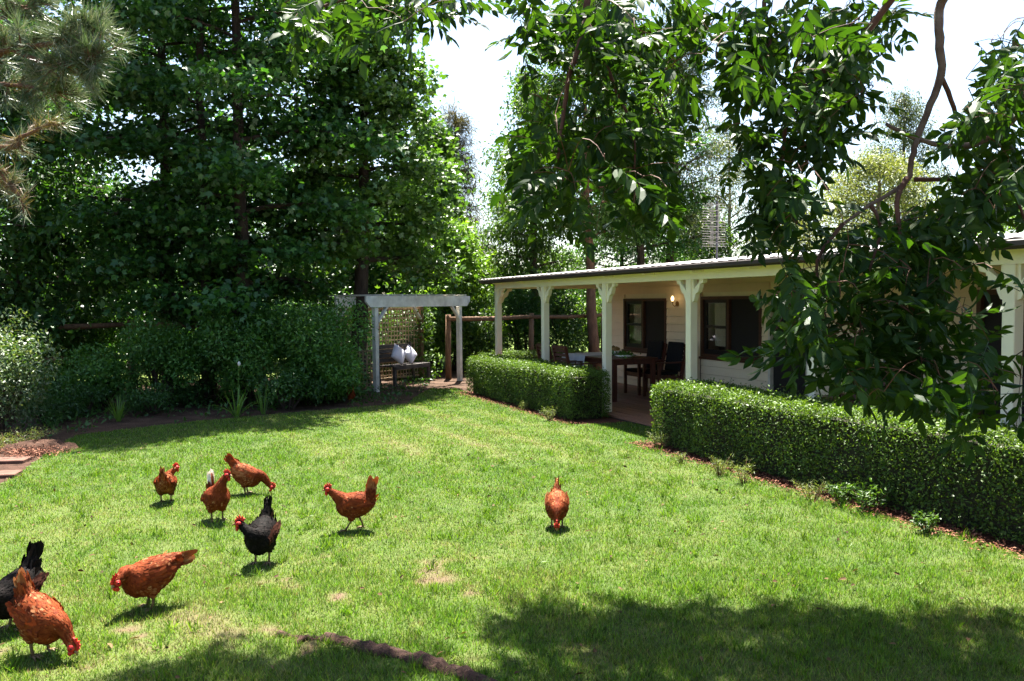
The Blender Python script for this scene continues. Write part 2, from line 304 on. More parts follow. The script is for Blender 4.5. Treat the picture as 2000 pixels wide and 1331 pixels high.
def scatter_grass(n, y0, y1, h0, h1, w):
    # area-uniform inside a wedge the width of the view
    y = np.sqrt(rng.uniform(y0 ** 2, y1 ** 2, n)); x = rng.uniform(-.66, .66, n) * y + 0
    k = in_lawn(x, y); x, y = x[k], y[k]; d = dryness(x, y)
    keep = rng.random(len(x)) < 1 - .75 * np.clip(d - .5, 0, .5) / .5; x, y, d = x[keep], y[keep], d[keep]
    m = len(x); z = .012 * (fbm(x * 1.3, y * 1.3, 3) - .5) - .004
    tall = .45 + 1.15 * fbm(x * 5 + 9, y * 5 + 2, 3)
    h = rng.uniform(h0, h1, m) * tall * (1 - .4 * d); a = rng.uniform(0, 2 * np.pi, m); lean = rng.uniform(.15, 1.1, m) * h
    ax = np.stack([np.cos(a) * lean, np.sin(a) * lean, h], 1); b = a + np.pi / 2 + rng.normal(0, .6, m); side = np.stack([np.cos(b), np.sin(b), 0 * b], 1) * (w * rng.uniform(.6, 1.3, m))[:, None]
    P = np.stack([x, y, z], 1); V = np.stack([P - side, P + side, P + ax], 1).reshape(-1, 3)
    dd = np.clip(d + rng.normal(0, .29, m), 0, 1)
    return V, np.repeat(dd, 3)
gr = [scatter_grass(170000, 3.4, 5.6, .016, .046, .0026)] + [scatter_grass(int(9800 * (b * b - a * a) * .66 * (5.6 / a) ** 1.45), a, b, .014, .038, .0026 * (a / 5.2) ** .9) for a, b in zip(np.arange(5.6, 17.4, .6), np.arange(6.2, 18, .6))]
GV = np.concatenate([g[0] for g in gr]); GD = np.concatenate([g[1] for g in gr])
gme = np_mesh('lawn_grass', GV, np.arange(len(GV)), np.full(len(GV) // 3, 3))
at = gme.attributes.new('dry', 'FLOAT', 'POINT'); at.data.foreach_set('value', GD.astype(np.float32))
tag(link('lawn_grass', gme, M['blade']), 'sunlit short green lawn grass with straw coloured dry patches', 'grass', kind='stuff')

# taller tufts, clover-like weeds and fallen leaves on the lawn
n = 420; y = np.sqrt(rng.uniform(3.6 ** 2, 10 ** 2, n)); x = rng.uniform(-.62, .62, n) * y; k = in_lawn(x, y); C = np.stack([x, y], 1)[k]; C = np.repeat(C, 16, 0); n = len(C)
P = np.concatenate([C + rng.normal(0, .022, (n, 2)), np.zeros((n, 1))], 1); A = rng.normal(0, .45, (n, 3)) + (0, 0, 1); sz = rng.uniform(.05, .1, n)
tag(leaf_obj('grass_tufts', M['tuft'], None, [leaves(P, A, rng.normal(0, 1, (n, 3)), sz, .006, T_STRAP)]), 'taller darker grass tufts dotted over the lawn', 'grass', kind='stuff')
n = 520; y = np.sqrt(rng.uniform(3.4 ** 2, 11 ** 2, n)); x = rng.uniform(-.62, .62, n) * y; k = in_lawn(x, y); x, y = x[k], y[k]; n = len(x)
tag(leaf_obj('fallen_leaves', M['dead_leaf'], None, [leaves(np.stack([x, y, rng.uniform(.022, .038, n)], 1), rng.normal(0, 1, (n, 3)) * (1, 1, .3), rng.normal(0, .4, (n, 3)) + (0, 0, 1), rng.uniform(.02, .055, n), rng.uniform(.012, .028, n), T_FOLD)]), 'small brown fallen leaves scattered over the lawn', 'leaves', kind='stuff')

# ------------------------------------------------------------------ house
house = thing('house', 'cream weatherboard house with a long post verandah and dark gutter', 'house', P3, HOUSE_RZ)
# inside the house frame: x = n, y = u
ZB0, ZB1 = 2.08, 2.25; DEP = 2.6; U_END, U_FAR = 4.44, -13.
def hbox(name, n0, n1, u0, u1, z0, z1, mat, parent=house, bevel=0.): return MB().box(n0, n1, u0, u1, z0, z1).build(name, mat, parent, bevel=bevel)
openings = [(2.23, 3.85, .78, 1.85), (-.58, 1.08, .78, 1.87), (-1.68, -.75, .04, 1.95), (-5.4, -4.53, .04, 1.9), (-8.6, -6.6, .04, 1.95)]
wall = MB()
cuts = sorted({U_FAR, U_END} | {o[0] for o in openings} | {o[1] for o in openings})
for a, b in zip(cuts[:-1], cuts[1:]):
    o = next((o for o in openings if o[0] <= a and b <= o[1]), None)
    if o is None: wall.box(DEP + .02, DEP + .12, a, b, 0, 2.5)
    else:
        if o[2] > .1: wall.box(DEP + .02, DEP + .12, a, b, 0, o[2])
        wall.box(DEP + .02, DEP + .12, a, b, o[3], 2.5)
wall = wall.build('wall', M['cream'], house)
hbox('end_wall', DEP + .12, 8.2, U_END - .1, U_END, 0, 2.26, M['board'])
hbox('back_wall', 8.2, 8.3, U_FAR, U_END, 0, 2.26, M['board'])
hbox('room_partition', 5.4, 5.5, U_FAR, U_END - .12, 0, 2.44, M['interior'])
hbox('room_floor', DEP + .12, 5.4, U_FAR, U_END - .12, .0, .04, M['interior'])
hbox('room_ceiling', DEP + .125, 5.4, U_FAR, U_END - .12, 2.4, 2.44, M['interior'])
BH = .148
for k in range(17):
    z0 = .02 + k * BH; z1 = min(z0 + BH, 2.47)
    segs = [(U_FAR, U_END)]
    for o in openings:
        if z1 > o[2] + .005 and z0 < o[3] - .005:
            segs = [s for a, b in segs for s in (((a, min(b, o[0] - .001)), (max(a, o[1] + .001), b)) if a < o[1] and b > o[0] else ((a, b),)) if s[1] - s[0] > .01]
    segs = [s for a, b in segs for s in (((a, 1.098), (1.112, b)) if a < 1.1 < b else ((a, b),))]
    for a, b in segs:     # each board tapers; open grooves between boards are shaped to give dark shade lines
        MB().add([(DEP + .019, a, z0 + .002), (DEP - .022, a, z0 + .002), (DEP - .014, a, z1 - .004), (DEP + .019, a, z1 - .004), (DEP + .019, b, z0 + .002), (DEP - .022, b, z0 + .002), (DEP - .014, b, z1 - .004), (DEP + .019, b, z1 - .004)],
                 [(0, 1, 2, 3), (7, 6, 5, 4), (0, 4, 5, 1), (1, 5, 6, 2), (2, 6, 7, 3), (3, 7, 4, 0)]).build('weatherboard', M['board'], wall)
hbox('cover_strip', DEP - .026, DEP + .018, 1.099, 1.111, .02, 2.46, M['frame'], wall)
hbox('corner_board', DEP - .02, DEP + .1, U_END + .002, U_END + .025, 0, 2.3, M['cream'], wall)
def window(u0, u1, z0, z1, label):
    w = MB(); t = .055; x0, x1 = DEP - .035, DEP + .09
    w.box(x0, x1, u0, u1, z0, z0 + t).box(x0, x1, u0, u1, z1 - t, z1).box(x0, x1, u0, u0 + t, z0 + t, z1 - t).box(x0, x1, u1 - t, u1, z0 + t, z1 - t)
    um = (u0 + u1) / 2 + .06; w.box(x0 + .01, x1, um - .03, um + .03, z0 + t, z1 - t)
    wo = w.build('window', M['frame'], house); wo['label'] = label
    MB().box(x0 - .025, x1, u0 - .03, u1 + .03, z0 - .045, z0 - .003).build('sill', M['frame'], wo)
    zm = (z0 + z1) / 2
    for a, b in ((um + .03, u1 - t),):
        s = MB(); q = .06; X0, X1 = DEP + .0, DEP + .05
        s.box(X0, X1, a, a + q, z0 + t, z1 - t).box(X0, X1, b - q, b, z0 + t, z1 - t).box(X0, X1, a + q, b - q, z0 + t, z0 + t + q + .02).box(X0, X1, a + q, b - q, z1 - t - q, z1 - t).box(X0, X1, a + q, b - q, zm - .025, zm + .025)
        s.build('sash', M['sash'], wo)
        for c, d in ((z0 + t, zm), (zm, z1 - t)): MB().box(DEP + .02, DEP + .026, a + .05, b - .05, c, d).build('pane', M['glass'], wo)
        cu = MB(); n = 40; ca, cb = a + .12, b - .22
        vs = [(DEP + .085 + .018 * math.sin(i * 1.25) + .006 * math.sin(i * .61), ca + (cb - ca) * i / n * (1 - .06 * (zz == 0)), z) for zz, z in enumerate((z0 + .2, z1 - .07)) for i in range(n + 1)]
        cu.add(vs, [(i, i + 1, n + 2 + i, n + 1 + i) for i in range(n)]).build('curtain', M['curtain'], wo, True)
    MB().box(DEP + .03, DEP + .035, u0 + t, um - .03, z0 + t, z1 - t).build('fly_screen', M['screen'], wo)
window(2.23, 3.85, .78, 1.85, 'dark timber window above the dining chairs')
window(-.58, 1.08, .78, 1.87, 'dark timber window right of the lit wall lamp')
def door(u0, u1, z1, fm, label, mid):
    w = MB(); t = .06; x0, x1 = DEP - .03, DEP + .1
    w.box(x0, x1, u0, u0 + t, .04, z1).box(x0, x1, u1 - t, u1, .04, z1).box(x0, x1, u0 + t, u1 - t, z1 - t, z1)
    wo = w.build('door', fm, house); wo['label'] = label
    MB().box(DEP + .01, DEP + .03, u0 + t, u1 - t, 1.02, 1.08).build('rail', fm, wo)
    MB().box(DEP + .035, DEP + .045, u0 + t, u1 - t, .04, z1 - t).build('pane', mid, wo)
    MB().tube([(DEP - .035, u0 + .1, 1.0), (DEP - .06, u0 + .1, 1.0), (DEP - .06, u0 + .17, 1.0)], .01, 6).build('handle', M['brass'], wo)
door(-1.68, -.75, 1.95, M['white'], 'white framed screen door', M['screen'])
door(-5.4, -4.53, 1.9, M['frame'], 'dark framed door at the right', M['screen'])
door(-8.6, -6.6, 1.95, M['frame'], 'dark wide door', M['screen'])
# verandah floor of boards
fl = hbox('verandah_floor', -.16, DEP + .0, U_FAR, 4.9, -.01, .015, M['fascia'])
for k in range(19):
    a = -.165 + k * .1455
    hbox('floor_board', a, a + .139, U_FAR, 4.905, .016, .042 + random.uniform(-.001, .001), M['plank'], fl)
# posts, each with its curved brackets
PW = .058
bracket = [(0, 0), (.0, -.3), (.035, -.285), (.06, -.235), (.075, -.19), (.13, -.165), (.16, -.11), (.175, -.06), (.235, -.045), (.25, 0), (.16, 0), (.145, -.045), (.1, -.075), (.06, -.105), (.035, -.14), (.03, -.06), (.03, 0)]
for k, u in enumerate((4.6, 2.3, 0, -2.3, -4.6, -6.9, -9.2)):
    p = MB().box(-PW, PW, u - PW, u + PW, .0, ZB0).build('post', M['cream'], house, bevel=.006)
    for s in ((-1,) if k == 0 else (1, -1)):
        MB().prism(bracket, (0, u + s * PW, ZB0 - .002), (0, s, 0), (0, 0, 1), (1, 0, 0), -.032, .032).build('bracket', M['cream'], p)
MB().prism(bracket, (PW, 4.6, ZB0 - .002), (1, 0, 0), (0, 0, 1), (0, 1, 0), -.032, .032).build('bracket', M['cream'], house)
hbox('verandah_beam', -.05, .05, U_FAR, 4.66, ZB0, ZB1, M['cream'])
hbox('end_beam', .052, DEP + .1, 4.55, 4.65, ZB0, ZB1, M['cream'])
hbox('rear_post', DEP, DEP + .1, 4.55, 4.65, .04, ZB0 - .001, M['cream'])
for k in range(9): hbox('rafter', -.23, DEP + .0, 4.3 - k * 1.15 - .03, 4.3 - k * 1.15 + .03, 2.175, 2.245, M['cream'])
# hipped low roof
EAVE, PIT = 2.27, .088
A_ = (-.26, 4.85); RG = (4.2, -1.5); B_ = (8.76, 4.85); ZR = EAVE + (RG[0] - A_[0]) * PIT
lin = MB().add([(-.24, U_FAR, EAVE - .022), (-.24, 4.83, EAVE - .022), (2.62, 4.83, EAVE - .022), (2.62, 1.5, EAVE - .022 + 2.8 * PIT), (2.62, U_FAR, EAVE - .022 + 2.8 * PIT)], [(0, 1, 2), (0, 2, 3), (0, 3, 4)])
lin.build('verandah_ceiling', M['cream'], house)
roof = MB().add([(A_[0], A_[1], EAVE), (RG[0], RG[1], ZR), (B_[0], B_[1], EAVE), (A_[0], U_FAR, EAVE), (RG[0], U_FAR, ZR), (B_[0], U_FAR, EAVE)], [(0, 1, 4, 3), (0, 2, 1), (1, 2, 5, 4)]).build('roof', M['roof'], house)
nu = 0; u = 4.85
while u > U_FAR + .8:                 # corrugated sheets, ribs running up the slope
    u0 = u - .76; prof = []
    for i in range(21): prof.append((u - .757 * i / 20, .014 + .005 * math.cos(i * math.pi / 2.5)))
    V = []; F = []
    for uu, dz in prof:
        nt_ = min(RG[0], A_[0] + (4.85 - uu) * (RG[0] - A_[0]) / (4.85 - RG[1])) if uu > RG[1] else RG[0]
        V += [(A_[0] - .03, uu, EAVE - .003 + dz), (max(nt_, A_[0] + .01), uu, EAVE + (max(nt_, A_[0] + .01) - A_[0]) * PIT + dz)]
    F = [(2 * i, 2 * i + 2, 2 * i + 3, 2 * i + 1) for i in range(20)]
    MB().add(V, F).build('roof_sheet', M['roof'], roof, True); u = u0
hbox('gutter', -.325, -.271, U_FAR, 4.9, EAVE - .066, EAVE - .004, M['fascia'], bevel=.01)
hbox('fascia_board', -.27, -.252, U_FAR, 4.85, EAVE - .08, EAVE - .024, M['fascia'])
hbox('end_gutter', -.27, 8.7, 4.852, 4.9, EAVE - .085, EAVE - .004, M['fascia'])
tag(house, None)
# lit wall lamp, antenna, vent
lp = thing('wall_lamp', 'small lit brass lamp on the cream wall between two windows', 'lamp', HW(1.85, DEP - .012, 1.72), HOUSE_RZ)
MB().tube([(0, 0, .02), (-.02, 0, .02)], .05, 12).build('back_plate', M['brass'], lp)
MB().tube([(-.015, 0, .02), (-.07, 0, -.03), (-.11, 0, .0), (-.12, 0, .05)], .008, 6).build('arm', M['brass'], lp)
MB().tube([(-.12, 0, .045), (-.12, 0, .055), (-.12, 0, .07)], [.015, .028, .032], 10).build('cup', M['brass'], lp)
MB().tube([(-.12, 0, .068), (-.12, 0, .09), (-.12, 0, .13), (-.12, 0, .16), (-.12, 0, .175)], [.015, .027, .03, .02, .005], 12).build('glass_shade', M['bulb'], lp, True)
lp_l = bpy.data.lights.new('lamp_glow', 'POINT'); lp_l.energy = .1; lp_l.color = (1, .72, .38); lp_l.shadow_soft_size = .05
lo = bpy.data.objects.new('lamp_glow', lp_l); COL.objects.link(lo); lo.parent = lp; lo.location = (-.19, 0, .13)
def roofz(n): return EAVE + (n - A_[0]) * PIT + .02
pa = AT(1400, 510, 12.3); ua, na = to_un(pa)
an = thing('television_antenna', 'metal grid television antenna on a dark mast on the roof', 'antenna', HW(ua, na, roofz(na) - .02), R(18))
MB().tube([(0, 0, 0), (0, 0, .86)], .016, 8).build('mast', M['mast'], an)
MB().tube([(.0, -.03, .3), (.0, -.03, .84)], .008, 6).build('boom', M['metal'], an)
for x in (-.11, -.08): MB().tube([(x, -.02, .2), (x, -.02, .84)], .006, 6).build('feed_bar', M['metal'], an)
for k in range(18):
    z = .21 + k * .036; MB().tube([(-.235 + (.0 if k % 3 else -.01), .005, z), (.145, .005, z)], .0034, 5).build('rod', M['metal'], an)
for k in range(8):
    z = .25 + k * .077
    for s in (-1, 1): MB().tube([(-.095, -.06, z), (-.095 + s * .11, -.07, z + .02)], .004, 5).build('dipole', M['metal'], an)
pv = AT(1500, 490, 13.0); uv, nv = to_un(pv)
vt = thing('vent_pipe', 'short grey blue vent pipe with dark collar on the roof', 'pipe', HW(uv, nv, roofz(nv) - .03), 0)
MB().tube([(0, 0, 0), (0, 0, .24)], .042, 12).build('pipe', M['vent'], vt, True)
MB().tube([(0, 0, .0), (0, 0, .05), (0, 0, .07)], [.075, .06, .045], 12).build('collar', M['mast'], vt)

# ------------------------------------------------------------------ verandah furniture
FZ = .043
def make_table(name, label, u0, u1, n0, n1, h):
    t = thing(name, label, 'table', HW((u0 + u1) / 2, (n0 + n1) / 2, FZ), HOUSE_RZ); a, b = (n1 - n0) / 2, (u1 - u0) / 2
    top = MB().box(-a, a, -b, b, h - .03, h).build('tabletop', M['redwood'], t, bevel=.004)
    MB().box(-a + .05, a - .05, -b + .05, b - .05, h - .11, h - .031).build('apron', M['redwood'], t)
    for sx in (-1, 1):
        for sy in (-1, 1): MB().box(sx * (a - .07) - .035, sx * (a - .07) + .035, sy * (b - .07) - .035, sy * (b - .07) + .035, 0, h - .032).build('leg', M['redwood'], t)
    return t
def make_chair(name, label, u, n, rz, cushion, group):
    t = thing(name, label, 'chair', HW(u, n, FZ), HOUSE_RZ + rz, group)   # faces local +x
    w, d = .25, .23
    for sy in (-1, 1):
        MB().box(d - .03, d + .02, sy * w - .022, sy * w + .022, 0, .63).build('leg', M['redwood'], t)
        MB().beam((-d, sy * w, 0), (-d - .02, sy * w, .42), .044, .05, (1, 0, 0)).beam((-d - .02, sy * w, .42), (-d - .13, sy * w, .95), .044, .05, (1, 0, 0)).build('leg', M['redwood'], t)
        MB().beam((-d - .05, sy * w, .645), (d + .05, sy * w, .645), .055, .026).build('armrest', M['redwood'], t)
    for k in range(6): MB().box(-d + .03 + k * .075, -d + .085 + k * .075, -w + .022, w - .022, .4, .42).build('seat_slat', M['redwood'], t)
    MB().box(-d + .02, d - .03, -w + .0, -w + .02, .34, .4).box(-d + .02, d - .03, w - .02, w, .34, .4).box(d - .03, d - .01, -w + .02, w - .02, .34, .4).build('seat_rail', M['redwood'], t)
    for k in range(6):
        z = .5 + k * .075; x = -d - .02 - (z - .42) * .21
        MB().beam((x, -w + .022, z), (x, w - .022, z), .016, .05, (.2, 0, 1)).build('back_slat', M['redwood'], t)
    x = -d - .02 - .52 * .21; MB().beam((x, -w - .01, .94), (x, w + .01, .94), .03, .055, (.2, 0, 1)).build('top_rail', M['redwood'], t)
    if cushion:
        MB().box(-d + .02, d + .01, -w + .03, w - .03, .421, .48).build('seat_cushion', M['black_cloth'], t, bevel=.02)
        MB().beam((-d + .015, 0, .47), (-d - .075, 0, 1.0), .48, .055, (1, 0, 0)).build('back_cushion', M['black_cloth'], t, bevel=.02)
    return t
make_table('dining_table', 'red brown timber dining table set on the verandah behind the cream posts', 1.0, 2.9, .68, 1.6, .75)
make_chair('dining_chair', 'red slatted chair on the lawn side of the table, further from us', 2.55, .42, 0, False, 'red slatted chairs at the lawn side of the dining table')
make_chair('dining_chair', 'red slatted chair on the lawn side of the table, nearer to us', 1.85, .42, 0, False, 'red slatted chairs at the lawn side of the dining table')
make_chair('dining_chair', 'black cushioned chair at the wall side of the table, nearest to us', 1.3, 1.88, math.pi, True, 'black cushioned chairs at the wall side of the dining table')
make_chair('dining_chair', 'black cushioned chair at the wall side, behind another cushioned chair', 1.98, 1.88, math.pi, True, 'black cushioned chairs at the wall side of the dining table')
tc = MB(); a = 10
V = []
for j, (n, z) in enumerate(((.62, .45), (.64, .62), (.665, .754), (.85, .756), (1.1, .756), (1.3, .756), (1.5, .756))):
    for i in range(a + 1): V.append(((n) + (.02 * math.sin(i * 1.7) if j < 2 else 0), 2.0 + .92 * i / a, z))
tc.add(V, [(j * (a + 1) + i, j * (a + 1) + i + 1, (j + 1) * (a + 1) + i + 1, (j + 1) * (a + 1) + i) for j in range(6) for i in range(a)])
t = tc.build('tablecloth', M['linen'], None, True); t.matrix_world = Matrix.Translation(Vector(P3) + Vector((0, 0, FZ))) @ Matrix.Rotation(HOUSE_RZ, 4, 'Z')
tag(t, 'pale grey cloth hanging over the far end of the dining table', 'tablecloth')
b = thing('salad_bowl', 'shallow dish of green leaves on the near end of the dining table', 'dish', HW(1.3, 1.1, FZ + .751), 0)
MB().tube([(0, 0, 0), (0, 0, .015), (0, 0, .045)], [.09, .14, .2], 20).build('dish', M['china'], b, True)
nl = 160; P = rng.normal(0, 1, (nl, 3)) * (.085, .085, .012) + (0, 0, .06)
leaf_obj('salad', M['salad'], b, [leaves(P, rng.normal(0, 1, (nl, 3)), rng.normal(0, .5, (nl, 3)) + (0, 0, 1), .07, .04, T_FOLD)])
b = thing('bread_basket', 'bowl of brown bread towards the far end of the dining table', 'bowl', HW(2.0, 1.25, FZ + .761), 0)
MB().tube([(0, 0, 0), (0, 0, .03), (0, 0, .07)], [.07, .12, .15], 18).build('bowl', M['china'], b, True)
for k in range(5):
    aa = k * 1.3; MB().tube([(math.cos(aa) * .07 - .06, math.sin(aa) * .06, .1), (math.cos(aa) * .07, math.sin(aa) * .06, .115 + .02 * (k % 2)), (math.cos(aa) * .07 + .06, math.sin(aa) * .06, .1)], [.02, .04, .02], 8).build('bread_roll', M['loaf'], b, True)
make_table('low_table', 'low red timber table at the right of the verandah behind the leaves', -4.2, -3.2, 1.3, 1.9, .5)
make_chair('lounge_chair', 'black cushioned lounge chair beside the low red table', -4.35, 1.0, R(60), True, None)

# ------------------------------------------------------------------ hedges and the planting strip
def hedge(name, label, u0, u1, n0, n1, h, dens, group='clipped box hedges along the verandah'):
    t = thing(name, label, 'hedge', HW((u0 + u1) / 2, (n0 + n1) / 2), HOUSE_RZ, group); a, b = (n1 - n0) / 2, (u1 - u0) / 2
    MB().box(-a + .1, a - .1, -b + .1, b - .1, .0, h - .1).build('stems', M['hedge_in'], t)  # solid dark core, not real stems, added inside the leaves to block light
    faces = [((0, 0, 1), 2 * a * 2 * b), ((-1, 0, 0), 2 * b * h), ((1, 0, 0), 2 * b * h), ((0, 1, 0), 2 * a * h), ((0, -1, 0), 2 * a * h)]
    PP, NN = [], []
    for nv_, ar in faces:
        n = int(ar * dens * (1.25 if nv_[2] else 1)); dpt = np.abs(rng.normal(0, .05, n)) - .012
        q = np.stack([rng.uniform(-a, a, n), rng.uniform(-b, b, n), rng.uniform(.03, h, n)], 1)
        ax = int(np.argmax(np.abs(nv_))); lim = (a, b, h)[ax]; sgn = nv_[ax]
        q[:, ax] = (lim if sgn > 0 else -lim) - sgn * dpt
        # lumpy clipped face, rounded shoulders
        bump = .05 * (fbm(q[:, 0] * 2.5 + q[:, 2] * 2 + 40 * ax, q[:, 1] * 2.5 + 13, 3) - .5) * 2
        q[:, ax] += sgn * bump
        e = np.clip((q[:, 2] - (h - .12)) / .12, 0, 1) ** 2 * .07
        if ax != 2: q[:, ax] -= sgn * e
        if ax == 2:
            ex = np.clip((np.abs(q[:, 0]) - (a - .12)) / .12, 0, 1) ** 2 + np.clip((np.abs(q[:, 1]) - (b - .12)) / .12, 0, 1) ** 2; q[:, 2] -= ex * .06
        PP.append(q); NN.append(np.tile(nv_, (n, 1)).astype(float))
    # sprigs standing proud
    n = int(2 * b * 60); q = np.stack([rng.uniform(-a, a, n), rng.uniform(-b, b, n), np.full(n, h + .0)], 1)
    q = np.repeat(q, 5, 0) + rng.normal(0, 1, (n * 5, 3)) * (.012, .012, .03) + (0, 0, .012); PP.append(q); NN.append(np.tile((0, 0, 1.), (n * 5, 1)))
    P = np.concatenate(PP); Nn = nrm(np.concatenate(NN) * .7 + rng.normal(0, .75, P.shape) + (0, 0, .35)); A = rng.normal(0, 1, P.shape) + (0, 0, .35)
    # older, twiggier patches
    keep = rng.random(len(P)) < np.clip(.55 + 1.3 * fbm(P[:, 0] * 3 + P[:, 2] * 3.3 + 7, P[:, 1] * 3, 3) - .25, .35, 1); P, Nn, A = P[keep], Nn[keep], A[keep]
    leaf_obj('foliage', M['hedge'], t, [leaves(P, A, Nn, rng.uniform(.02, .042, len(P)), rng.uniform(.012, .022, len(P)), T_RHOMB)], 'stuff')
hedge('box_hedge', 'clipped green hedge left of the tall foreground verandah post', -.5, 4.05, -.92, -.22, .74, 4200)
hedge('box_hedge', 'long clipped green hedge at the right under the drooping branches', -9.9, -2.78, -.93, -.25, .78, 4200)
hedge('box_hedge', 'low hedge at the far end of the verandah between two posts', 4.9, 5.5, -.1, 2.2, .7, 3800)
# mulch bed: a sheet with chips
mb = MB()
for (ua_, ub_) in ((-12.5, -2.62), (-.86, 4.3)):
    k = int((ub_ - ua_) / .25); pts0 = [HW(ua_ + (ub_ - ua_) * i / k, -1.16 - .05 * math.sin(i * 1.1) - .04 * random.random(), -.004) for i in range(k + 1)]; pts1 = [HW(ua_ + (ub_ - ua_) * i / k, -.12, -.004) for i in range(k + 1)]
    mb.add(pts0 + pts1, [(i, i + 1, k + 2 + i, k + 1 + i) for i in range(k)])
mb.build('mulch_bed', M['mulch'])['kind'] = 'structure'
n = 9000; uu = np.where(rng.random(n) < .75, rng.uniform(-11, -2.6, n), rng.uniform(-.8, 4.2, n)); nn = -1.0 + rng.normal(0, .1, n)
P = P3 + DU * uu[:, None] + NU * nn[:, None] + np.stack([0 * uu, 0 * uu, rng.uniform(.004, .03, n)], 1)
q_ = np.stack([G(62, 890)[0] + rng.normal(0, .2, 900), G(62, 890)[1] + rng.normal(0, .16, 900), rng.uniform(.0, .1, 900)], 1); P[:900] = q_
tag(leaf_obj('mulch_chips', M['chip'], None, [leaves(P, rng.normal(0, 1, (n, 3)) * (1, 1, .25), rng.normal(0, .35, (n, 3)) + (0, 0, 1), rng.uniform(.02, .06, n), rng.uniform(.006, .018, n), T_RHOMB)]), 'reddish bark chips scattered along the foot of the hedges', 'mulch', kind='stuff')
def tuft(name, label, cat, pos, h, r, n, mat, w, tmpl=T_NEEDLE, spread=.6, stems=8, group=None, fine=10):
    t = thing(name, label, cat, pos, random.uniform(0, 6), group); S = MB(); P, A = [], []
    for k in range(stems):
        a = random.uniform(0, 6.28); rr = r * random.uniform(.2, 1); tip = Vector((math.cos(a) * rr, math.sin(a) * rr, h * random.uniform(.6, 1))); base = Vector((math.cos(a) * rr * .2, math.sin(a) * rr * .2, -.01))
        mid = (base + tip) / 2 + Vector((0, 0, h * .15)); S.tube([base, mid, tip], [.004, .003, .001], 4)
        for j in range(n // stems):
            s = random.uniform(.15, 1); q = base.lerp(mid, s * 2) if s < .5 else mid.lerp(tip, s * 2 - 1)
            P.append(q + Vector((random.gauss(0, r * .12), random.gauss(0, r * .12), random.gauss(0, h * .06)))); A.append((random.gauss(0, 1), random.gauss(0, 1), random.gauss(.5, .6)))
    S.build('stems', M['twig'], t); m = len(P)
    leaf_obj('foliage', mat, t, [leaves(np.array(P), np.array(A), rng.normal(0, 1, (m, 3)), rng.uniform(.03, .06, m) * h / .25, w, tmpl)]); return t
gp = 'feathery border plants along the hedges'
for px, py, h, r, lab in ((1292, 878, .24, .2, 'feathery pale border plant at the left corner of the long hedge'), (1330, 905, .12, .1, 'tiny feathery border plant just right of the hedge corner plant'), (1405, 928, .2, .16, 'feathery border plant, left of the pair beneath the long hedge'), (1452, 943, .22, .18, 'feathery border plant, right of the pair beneath the long hedge'),
                          (1585, 978, .2, .22, 'spreading feathery plant in the middle of the long mulch strip'), (1075, 822, .22, .16, 'feathery pale plant at the foot of the left hedge'), (1022, 802, .16, .12, 'small feathery plant further left at the foot of the left hedge')):
    tuft('border_plant', lab, 'plant', G(px, py), h, r, 420, M['feathery'], .0045, T_NEEDLE, stems=12, group=gp)
for px, py, h, r, lab in ((1700, 1000, .26, .22, 'broad leafed green plant in front of the long hedge'), (1640, 985, .2, .16, 'leafy green plant left of the broad leafed plant by the hedge'), (1810, 1042, .16, .16, 'low leafy plant at the right end of the mulch strip')):
    tuft('border_plant', lab, 'plant', G(px, py), h, r, 240, M['mid_leaf'], .02, T_FOLD, stems=10, group=gp)

